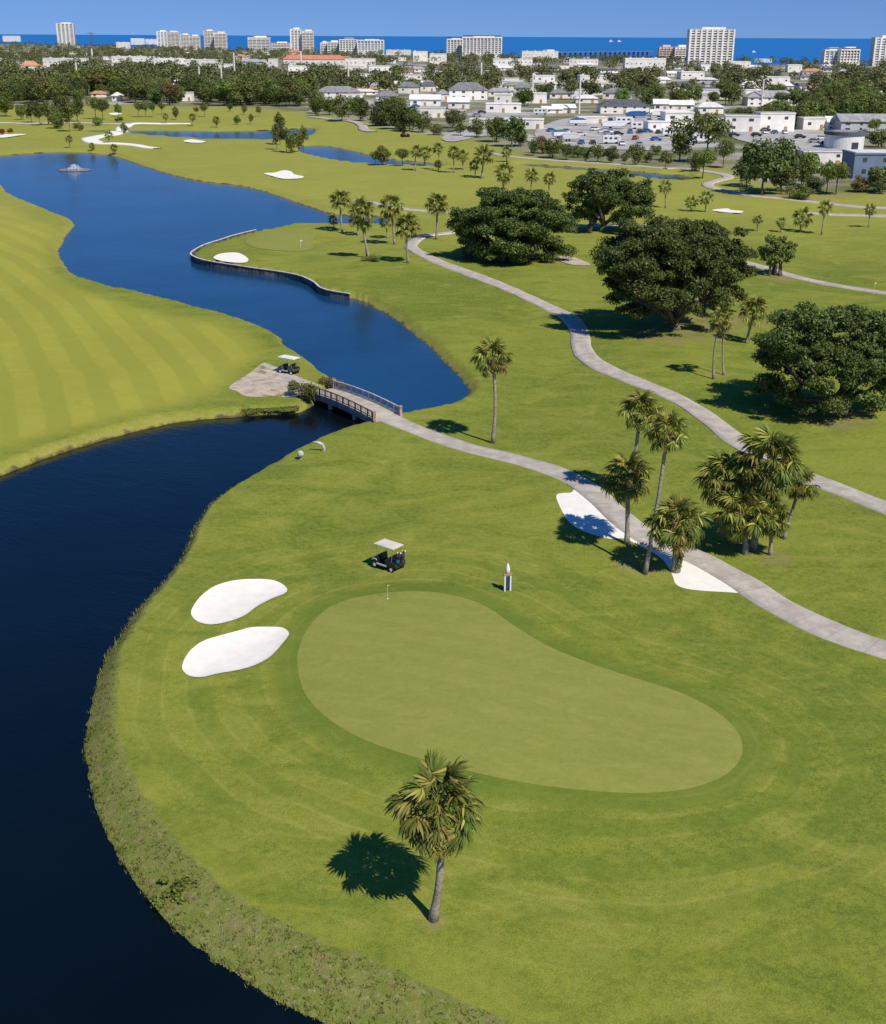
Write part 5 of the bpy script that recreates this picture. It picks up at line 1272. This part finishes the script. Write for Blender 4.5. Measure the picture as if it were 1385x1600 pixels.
tower(531, 558, 59, 2720, 'left half of the long beach hotel', cols=6, style='grid', deep=16, yb=80); tower(559, 600, 60, 2700, 'right half of the long beach hotel with blue glass', glass=m_bglass, style='grid', cols=8, deep=16, yb=80)
tower(699, 724, 58, 2420, 'darker left wing of the big square hotel', style='grid', cols=5, deep=20, yb=88); tower(723, 784, 55, 2390, 'big square white hotel with a grid of dark windows', style='grid', cols=11, deep=20, yb=88)
tower(1031, 1053, 70, 2050, 'small pale block left of the tall beach tower', m_pink, cols=4, yb=90); tower(1056, 1077, 70, 2040, 'small stepped block touching the tall beach tower', m_beige, cols=4, yb=90)
tower(1078, 1146, 42, 1800, 'tall white beach tower with vertical fins', style='cols', cols=8, deep=24, yb=103)
tower(1291, 1318, 74, 1765, 'shaded left wing of the low square hotel', glass=m_bglass, style='grid', cols=4, deep=18, yb=104); tower(1316, 1345, 73, 1750, 'sunlit right wing of the low square hotel', m_beige, style='grid', cols=6, deep=18, yb=106)
tower(1368, 1410, 55, 1850, 'tall glass and white tower at the right edge', glass=m_bglass, style='cols', cols=5, deep=20, yb=103)

# ---- poles
def pole(px, yt, yb, label, kind=0):
    x, y, z = g3(px, yb); h = wz(px, yt, y)[1] - z
    o = thing('utility_pole', label, 'pole', (x, y, z), 0.3, 'tall poles in the town')
    w = max(0.4, 0.00078 * y)
    MB().tube([(0, 0, -0.5), (0, 0, h)], [w, w * 0.75], 8).build('mast', m_pole, o)
    if kind == 0: MB().box((0, 0, h - 1.2), (3.0, 0.25, 0.25)).build('cross_arm', m_wood, o)
    else: MB().tube([(0, 0, h - 0.3), (1.2, 0, h + 0.2), (2.6, 0, h + 0.1)], 0.14, 6).build('lamp_arm', m_pole, o); MB().box((2.8, 0, h + 0.05), (1.0, 0.5, 0.2)).build('lamp_head', m_grey, o)
for a in [(122, 97, 136, 'pale pole left of the row of royal palms', 0), (243, 92, 121, 'pole before the middle of the long white block', 0), (241, 124, 152, 'short pole above the slim trees', 0), (313, 104, 142, 'tall pale pole at the forked tree', 0),
          (348, 106, 150, 'pole at the right end of the belt', 0), (368, 82, 137, 'tallest pole above the belt', 0), (471, 80, 108, 'white pole before the coral roof', 1), (545, 98, 136, 'lamp pole behind the broad grey hip roof', 1),
          (91, 128, 146, 'short thick pole at the left of the belt', 0), (200, 112, 132, 'thin pole behind the royal palms', 0), (214, 128, 148, 'thin pole right of the royal palms', 0), (421, 142, 158, 'short white post before the hedge row', 0),
          (752, 98, 134, 'white pole right of the big white house', 0), (832, 114, 160, 'grey pole above the boat lot', 1), (905, 122, 178, 'tall white mast at the boat lot', 0),
          (1003, 106, 130, 'pole below the big white warehouse', 0), (1190, 124, 166, 'street lamp mast before the curved roof', 1), (145, 76, 96, 'far pole under the lattice mast', 0), (560, 76, 90, 'white flag pole at the long beach hotel', 0)]: pole(*a)
x, dist = at(148, 78)[0] * 0 + ray(143, 60)[0] / ray(143, 60)[1] * 2400, 2400
o = thing('lattice_mast', 'brown lattice mast against the ocean at the left', 'mast', (x, dist, 0))
ht = wz(143, 50, dist)[1]
for sx in (-1, 1): MB().tube([(sx * 3.0, 0, 0), (sx * 1.6, 0, ht)], 0.35, 5).build('leg', m_wood, o)
for i in range(7): MB().tube([((-1) ** i * 2.6, 0, ht * i / 7), (-(-1) ** i * 2.2, 0, ht * (i + 1) / 7)], 0.22, 4).build('brace', m_wood, o)
MB().box((0, 0, ht - 2), (14, 0.6, 0.6)).box((4, 0, ht - 5), (10, 0.6, 0.6)).build('antenna_arm', m_rust, o)

# ---- fishing pier and boats on the sea
pa = (wz(848, 81, 2350)[0], 2350); pb = (wz(1020, 85, 2620)[0], 2620)
pv = Vector((pb[0] - pa[0], pb[1] - pa[1], 0)); PL = pv.length
o = thing('fishing_pier', 'long fishing pier on piles running out over the ocean', 'pier', (pa[0], pa[1], 0), math.atan2(pv.y, pv.x))
MB().box((PL / 2, 0, 9.6), (PL, 6, 0.7)).build('deck', m_dconc, o)
MB().box((PL / 2, -2.9, 11.0), (PL, 0.25, 0.3)).build('railing', m_dconc, o)
for i in range(int(PL / 16)): MB().box((i * 16 + 4, 0, 4), (0.55, 5, 11)).build('pile_bent', m_dconc, o)
MB().box((PL * 0.05, 0, 12.0), (22, 9, 5)).build('pier_house', m_wall, o)
for px, py, l in [(955, 60.8, 'left of the two tiny white boats on the horizon'), (968, 60.9, 'right of the two tiny white boats on the horizon'), (1178, 82, 'small white boat off the beach right of the tall tower')]:
    d = ray(px, py); dist = min(11000, max(2500, (36 + 1.4) / -d[2] * d[1])) if d[2] < -1e-4 else 11000
    X = d[0] / d[1] * dist; s = dist / 2500
    o = thing('boat', l, 'boat', (X, dist, -1.4), 0.2, 'boats on the ocean')
    MB().add([(-4 * s, -1.3 * s, 0), (3 * s, -1.3 * s, 0), (5 * s, 0, 1.4 * s), (3 * s, 1.3 * s, 0), (-4 * s, 1.3 * s, 0), (-4 * s, -1.6 * s, 1.4 * s), (3 * s, -1.6 * s, 1.4 * s), (3 * s, 1.6 * s, 1.4 * s), (-4 * s, 1.6 * s, 1.4 * s)],
             [(0, 1, 6, 5), (1, 2, 6), (2, 3, 7), (3, 4, 8, 7), (4, 0, 5, 8), (5, 6, 2, 7, 8)]).build('hull', m_white, o)
    MB().box((-0.5 * s, 0, 2.3 * s), (3 * s, 2 * s, 1.8 * s)).build('cabin', m_white, o)

# ---- vehicles
m_cw = simple('car_white', (0.72, 0.72, 0.72), 0.25, 0.03, 1.0, spec=0.5); m_cd = simple('car_dark', (0.02, 0.022, 0.028), 0.2, 0.05, 1.0, spec=0.5)
m_cb = simple('car_blue', (0.03, 0.12, 0.34), 0.25, 0.05, 1.0, spec=0.5); m_cs = simple('car_silver', (0.42, 0.43, 0.45), 0.25, 0.05, 1.0, metal=0.5); m_cr = simple('car_red', (0.36, 0.05, 0.03), 0.25, 0.05, 1.0)
def car_proto(m):
    o = thing('parked_car', '', 'car')
    MB().prism([(-2.2, 0.35), (-2.25, 0.75), (-1.9, 0.95), (1.2, 0.95), (2.1, 0.78), (2.25, 0.55), (2.2, 0.35)], -0.88, 0.88).build('body', m, o, bevel=0.06)
    MB().prism([(-1.75, 0.95), (-1.25, 1.42), (0.35, 1.45), (1.15, 0.95)], -0.78, 0.78).build('glasshouse', m_glass, o)
    MB().prism([(-1.25, 1.42), (0.35, 1.45), (0.30, 1.50), (-1.2, 1.48)], -0.76, 0.76).build('roof', m, o)
    for x in (-1.4, 1.4):
        for sy in (-1, 1): MB().lathe([(0.1, -0.11), (0.33, -0.11), (0.33, 0.11), (0.1, 0.11)], 12, (0, 0, 0), 'Y').build('wheel', m_tyre, o, loc=(x, sy * 0.82, 0.33))
    return o
CP = {}
def car(px, py, c, rz, label, sc=1.0):
    x, y, z = g3(px, py)
    if c not in CP: o = CP[c] = car_proto({'w': m_cw, 'd': m_cd, 'b': m_cb, 's': m_cs, 'r': m_cr}[c])
    else: o = copy_tree(CP[c])
    o.location = (x, y, z + 0.28); o.rotation_euler = (0, 0, rz); o.scale = (sc,) * 3; FOOT.append((x, y, 1.6)); PROT.append((px - 8, px + 8, py - 7, py + 1, y))
    tag(o, label, 'car', 'vehicles parked in the town')
for a in [(1147, 214, 'd', 0.2, 'dark car below the left wing of the white modern building'), (1182, 214, 'd', 0.1, 'dark car in the middle of the grey parking lot'), (1196, 206, 'd', 0, 'dark car at the wall of the white modern building'),
          (1250, 217, 'd', 0.1, 'dark car left before the tank'), (1284, 219, 'w', -0.1, 'white car beside the tank'), (1272, 224, 's', 0, 'silver car in front of the white car by the tank'), (1290, 228, 'd', 0.2, 'dark car at the foot of the tank'),
          (1025, 221, 'b', 0.1, 'blue car at the right of the boat lot'), (1012, 208, 'b', 0.3, 'blue car at the white flat building'), (966, 212, 'd', 0, 'dark car in the boat lot centre'), (950, 212, 's', 0.1, 'silver car left of the dark car in the boat lot'),
          (908, 213, 'w', 0, 'white car at the front of the boat lot'), (862, 207, 'b', 0.2, 'blue car at the left end of the boat lot'), (886, 208, 's', 0.1, 'silver car left of the white car in the boat lot'), (993, 219, 'r', 1.2, 'red car in the boat lot'),
          (770, 172, 'b', 0.4, 'pale blue car near the white house street'), (753, 178, 'd', 0.2, 'dark car on the street below the big white house'), (745, 183, 's', 0.3, 'silver car on the street below the dark car'), (722, 175, 'w', 0.1, 'white car on the street at the left'),
          (885, 173, 'd', 0.2, 'dark car under the tall white mast'), (865, 176, 's', 0.2, 'silver car left of the tall white mast'), (650, 168, 'b', 0.5, 'blue car before the white roofed sheds'), (930, 205, 'w', 0.4, 'white car behind the dark car in the boat lot')]: car(*a)
rc = np.random.default_rng(77); nrow = 0
for row, (xa, xb, ya, yb_) in enumerate([(850, 1070, 224, 231), (880, 1075, 208, 210), (910, 1080, 190, 191), (1150, 1290, 209, 211), (1190, 1290, 229, 233)]):
    for i in range(int((xb - xa) / 15)):
        if rc.random() < 0.40: continue
        px = xa + 15 * i + rc.uniform(-2, 2); py = ya + (yb_ - ya) * i / max(1, int((xb - xa) / 15)); x_, y_ = at(px, py)
        if any(abs(x_ - f[0]) < f[2] + 1.5 and abs(y_ - f[1]) < f[2] + 3 for f in FOOT): continue
        cc = 'wwsdb'[int(rc.integers(0, 5))]
        car(px, py, cc, rc.choice([1.5, 1.65, 4.7]), '%s car in the %s row of the lot, %s place from left' % ({'w': 'white', 's': 'silver', 'd': 'dark', 'b': 'blue'}[cc], ('front', 'middle', 'rear', 'rear tank', 'front tank')[row], 'first second third fourth fifth sixth seventh eighth ninth tenth eleventh twelfth thirteenth fourteenth fifteenth'.split()[i]))
def boat_trailer(px, py, L, rz, label, hull, cover):
    x, y, z = g3(px, py); o = thing('boat_on_trailer', label, 'boat', (x, y, z + 0.3), rz, 'boats and campers in the lot'); FOOT.append((x, y, L / 2)); PROT.append((px - L * 2, px + L * 2, py - 10, py + 1, y))
    MB().prism([(-L / 2, 0.9), (-L / 2, 2.2), (L * 0.3, 2.3), (L / 2, 2.6), (L * 0.36, 1.2), (L * 0.25, 0.8)], -1.25, 1.25).build('hull', hull, o, bevel=0.2)
    MB().prism([(-L * 0.46, 2.2), (-L * 0.3, 2.9), (L * 0.12, 3.1), (L * 0.36, 2.4)], -1.05, 1.05).build('cover', cover, o, bevel=0.15)
    MB().box((0, 0, 0.7), (L * 0.95, 1.4, 0.18)).build('trailer', m_metal, o)
    for sy in (-1, 1): MB().lathe([(0.1, -0.12), (0.38, -0.12), (0.38, 0.12), (0.1, 0.12)], 12, (0, 0, 0), 'Y').build('wheel', m_tyre, o, loc=(-L * 0.15, sy * 1.1, 0.38))
def camper(px, py, L, rz, label, m=None):
    x, y, z = g3(px, py); o = thing('camper', label, 'camper', (x, y, z + 0.3), rz, 'boats and campers in the lot'); FOOT.append((x, y, L / 2)); PROT.append((px - L * 2, px + L * 2, py - 12, py + 1, y))
    MB().prism([(-L / 2, 0.6), (-L / 2, 3.0), (L * 0.42, 3.0), (L / 2, 2.3), (L / 2, 0.6)], -1.2, 1.2).build('body', m or m_cw, o, bevel=0.15)
    for i in range(3): MB().box((-L * 0.32 + i * L * 0.27, -1.22, 2.0), (L * 0.14, 0.06, 0.7)).build('window', m_glass, o)
    MB().box((L * 0.36, -1.22, 1.6), (0.7, 0.06, 1.8)).build('door', m_grey, o)
    for xx in (-L * 0.28, L * 0.3):
        for sy in (-1, 1): MB().lathe([(0.1, -0.12), (0.42, -0.12), (0.42, 0.12), (0.1, 0.12)], 12, (0, 0, 0), 'Y').build('wheel', m_tyre, o, loc=(xx, sy * 1.1, 0.42))
boat_trailer(996, 185, 11, 0.05, 'long boat under a blue cover behind the lot', m_cb, m_cb); boat_trailer(905, 197, 9, 0.1, 'boat with pale blue cover in the middle of the lot', m_cw, m_cb)
boat_trailer(960, 202, 11, 0.15, 'large white boat in the middle of the lot', m_cw, m_cw); boat_trailer(925, 193, 9, -0.1, 'white boat behind the pale blue covered one', m_cw, m_grey)
boat_trailer(877, 217, 7, 0.3, 'small boat under a teal cover at the lot front', m_cw, m_teal); boat_trailer(1034, 184, 10, 0.05, 'white boat right of the long blue covered one', m_cw, m_cw)
boat_trailer(892, 222, 8, 0.4, 'grey covered boat at the lot front', m_grey, m_grey)
camper(955, 226, 6.5, 0.0, 'white box trailer at the front fence of the lot'); camper(975, 195, 8, 0.1, 'white camper right of the middle boats'); camper(1050, 214, 8, 0.1, 'white camper at the right side of the lot')
camper(1000, 203, 8, 0.05, 'white camper before the white flat building'); camper(800, 196, 8, 0.2, 'white camper left of the box shed'); camper(845, 180, 7, -0.1, 'white camper behind the box shed'); camper(1095, 224, 7, 0.1, 'white van beside the tall town trees')

# ---- royal palms row in the belt
for i, px in enumerate((116, 128, 139, 150, 158, 166, 174, 184)):
    palm(px, 150, px + (i % 3 - 1), 117 + (i % 2) * 2, 8.5, ('leftmost royal palm of the row in the belt' if i == 0 else '%s royal palm from the left of the row in the belt' % ('first second third fourth fifth sixth seventh eighth'.split()[i])), 16, 2, 'royal palms in the belt', rad=None)

# ---- small far houses and the trees between them
r = np.random.default_rng(41)
def blocked(px, py, wpx, hpx, y):
    for (a, b, t, bb, yy) in PROT:
        if y < yy - 2 and px + wpx / 2 > a and px - wpx / 2 < b and py - hpx < bb - 0.30 * (bb - t) and py > t and (y < 700 or r.random() < 0.85): return True
    return False
def free(x, y, rad):
    for fx_, fy_, fr in FOOT:
        if abs(x - fx_) < fr + rad and abs(y - fy_) < fr + rad: return False
    return True
nh = 0; FARH = []
for _ in range(2200):
    px, py = r.uniform(-20, 1400), 70 + 92 * r.random() ** 0.85
    x, y = at(px, py)
    if y - np.interp(x, CX, CY) > -70 or sdf_poly(np.array([x]), np.array([y]), TOWN_POLY)[0] > -40: continue
    k = F / y; w = r.uniform(11, 22); h = r.uniform(4.0, 6.5)
    if not free(x, y, w * 0.75) or blocked(px, py, w * k, h * k, y) or (px < 500 and py > 110): continue
    st = ('hip', 'flat', 'gable')[int(r.integers(0, 3))]; rf = ('white', 'white', 'white', 'white', 'grey', 'grey', 'dark', 'orange')[int(r.integers(0, 8))]
    cn = {'white': 'pale', 'grey': 'grey', 'dark': 'dark', 'orange': 'orange tiled'}[rf]
    if px < -5 or px > 1390: continue
    FARH.append((px, cn, st, house(px - w * k / 2, px + w * k / 2, py - h * k, py, '', st, rf, None, rz=r.uniform(-0.3, 0.3), protect=r.random() < 0.2)))
    nh += 1
    if nh >= 170: break
ORD = 'first second third fourth fifth sixth seventh eighth ninth tenth eleventh twelfth thirteenth fourteenth fifteenth sixteenth seventeenth eighteenth nineteenth twentieth'.split()
ORD += ['twenty ' + w_ for w_ in ORD[:9]] + ['thirtieth'] + ['thirty ' + w_ for w_ in ORD[:9]] + ['fortieth'] + ['forty ' + w_ for w_ in ORD[:9]]
def ordn(i): return ORD[min(i, len(ORD) - 1)]
ZONES = [(160, 'at the far left', 'far left'), (330, 'over the S shaped path', 'S path'), (500, 'over the long pond', 'long pond'), (700, 'around the grey roofed houses', 'grey roofs'), (860, 'left of the boat lot', 'left of lot'),
         (1080, 'around the boat lot', 'boat lot'), (1250, 'around the white modern building', 'modern building'), (9999, 'around the white tank', 'tank')]
def zone(px): return next(z for z in ZONES if px < z[0])
def enumerate_labels(items, fmt, grp):
    """items: (px, key, object); alike things of one zone are told apart by counting from the left"""
    d = {}
    for px, key, o in items: d.setdefault((key, zone(px)[1]), []).append((px, o))
    for (key, zn), L in d.items():
        for i, (px, o) in enumerate(sorted(L, key=lambda q: q[0])):
            tag(o, fmt % (key, zn) + (', %s from the left' % ordn(i) if len(L) > 1 else ''), group=grp)
enumerate_labels([(px, '%s %s' % (cn, {'hip': 'hipped'}.get(st, st)), o) for px, cn, st, o in FARH], 'far house with %s roof %s', 'small far houses in the town')
cand = []
for zn_, cnt in (((-120, 500, 152, 167), 190), ((-120, 1500, 98, 150), 1700), ((-120, 510, 112, 155), 700), ((480, 1500, 128, 205), 620), ((480, 1500, 200, 222), 80), ((1090, 1500, 150, 175), 120), ((1060, 1500, 160, 255), 50), ((-120, 1500, 76, 102), 2600), ((-120, 1500, 66, 78), 1500)):
    for _ in range(cnt): cand.append((r.uniform(zn_[0], zn_[1]), r.uniform(zn_[2], zn_[3])))
KINDS = [('round', 'dark'), ('round', 'mid'), ('open', 'mid'), ('tall', 'dark'), ('bush', 'mid'), ('round', 'lite'), ('open', 'dark'), ('open', 'tan')]
WORD = {'dark': 'dark green', 'mid': 'olive green', 'lite': 'bright green', 'tan': 'russet'}; KW = {'round': 'round headed', 'open': 'open crowned', 'tall': 'narrow', 'bush': 'low bushy'}
ok = []
for px, py in cand:
    x, y = at(px, py)
    if y - np.interp(x, CX, CY) > -45: continue
    ok.append((px, py, x, y))
A = np.array(ok); inT = sdf_poly(A[:, 2], A[:, 3], TOWN_POLY) < -4
acc = []
for (px, py, x, y), it in zip(ok, inT):
    if not it: continue
    h = r.uniform(6.5, 12.5) if y < 900 else r.uniform(7, 13)
    if py < 167 and px < 500 and py > 108: h *= 1.1
    k = F / y
    if blocked(px, py, h * 0.8 * k, h * k, y) or not free(x, y, 2.0): continue
    acc.append((y, px, py, x, h))
acc.sort()
IND = 300; BT = []
acc = [a for a in acc if -5 < a[1] < 1390] + [a for a in acc if not -5 < a[1] < 1390]
for i, (y, px, py, x, h) in enumerate(acc[:IND]):
    kd, cl = KINDS[int(r.choice(8, p=[.22, .22, .16, .10, .08, .10, .08, .04]))]
    BT.append((px, '%s %s' % (WORD[cl], KW[kd]), tree(px, py, 10, None, '', kd, cl, None, 'tree', i, (x, y, 0.0), h)))
enumerate_labels(BT, '%s town tree %s', 'trees between the course and the town')
rest = acc[IND:]; Ps, Ns, Ss, Tn = [], [], [], []
for (y, px, py, x, h) in rest:
    cnt = 210 if y < 1300 else 105
    for q_ in range(3):
        c = np.array([x + r.normal(0, 0.20) * h, y + r.normal(0, 0.20) * h, h * r.uniform(0.50, 0.68)])
        D = r.normal(0, 1, (cnt // 3, 3)); D[:, 2] += 0.25; D /= np.linalg.norm(D, axis=1)[:, None]
        Ps.append(c + D * h * np.array([0.33, 0.33, 0.32]) * r.uniform(0.8, 1.05, (cnt // 3, 1))); Ns.append(D + np.array([0, 0, 0.3])); Ss.append(np.full(cnt // 3, h * 0.075))
    Tn.append(np.full(cnt // 3 * 3 * 4, r.random()))
    m = 8; zt = np.linspace(0, h * 0.5, m)
V, Fq = card_arrays(np.concatenate(Ps), np.concatenate(Ns), np.concatenate(Ss), r)
me = mesh_np('far_trees', V, Fq, m_lv_far); fattr(me, 'tint', np.concatenate(Tn))
tag(link('far_trees', me), 'mass of far town trees reaching to the beach', 'trees', kind='stuff')
print('houses', nh, 'trees', len(acc), 'tris', sum(len(o.data.polygons) * 2 for o in SC.objects if o.type == 'MESH'), 'objects', len(SC.objects))
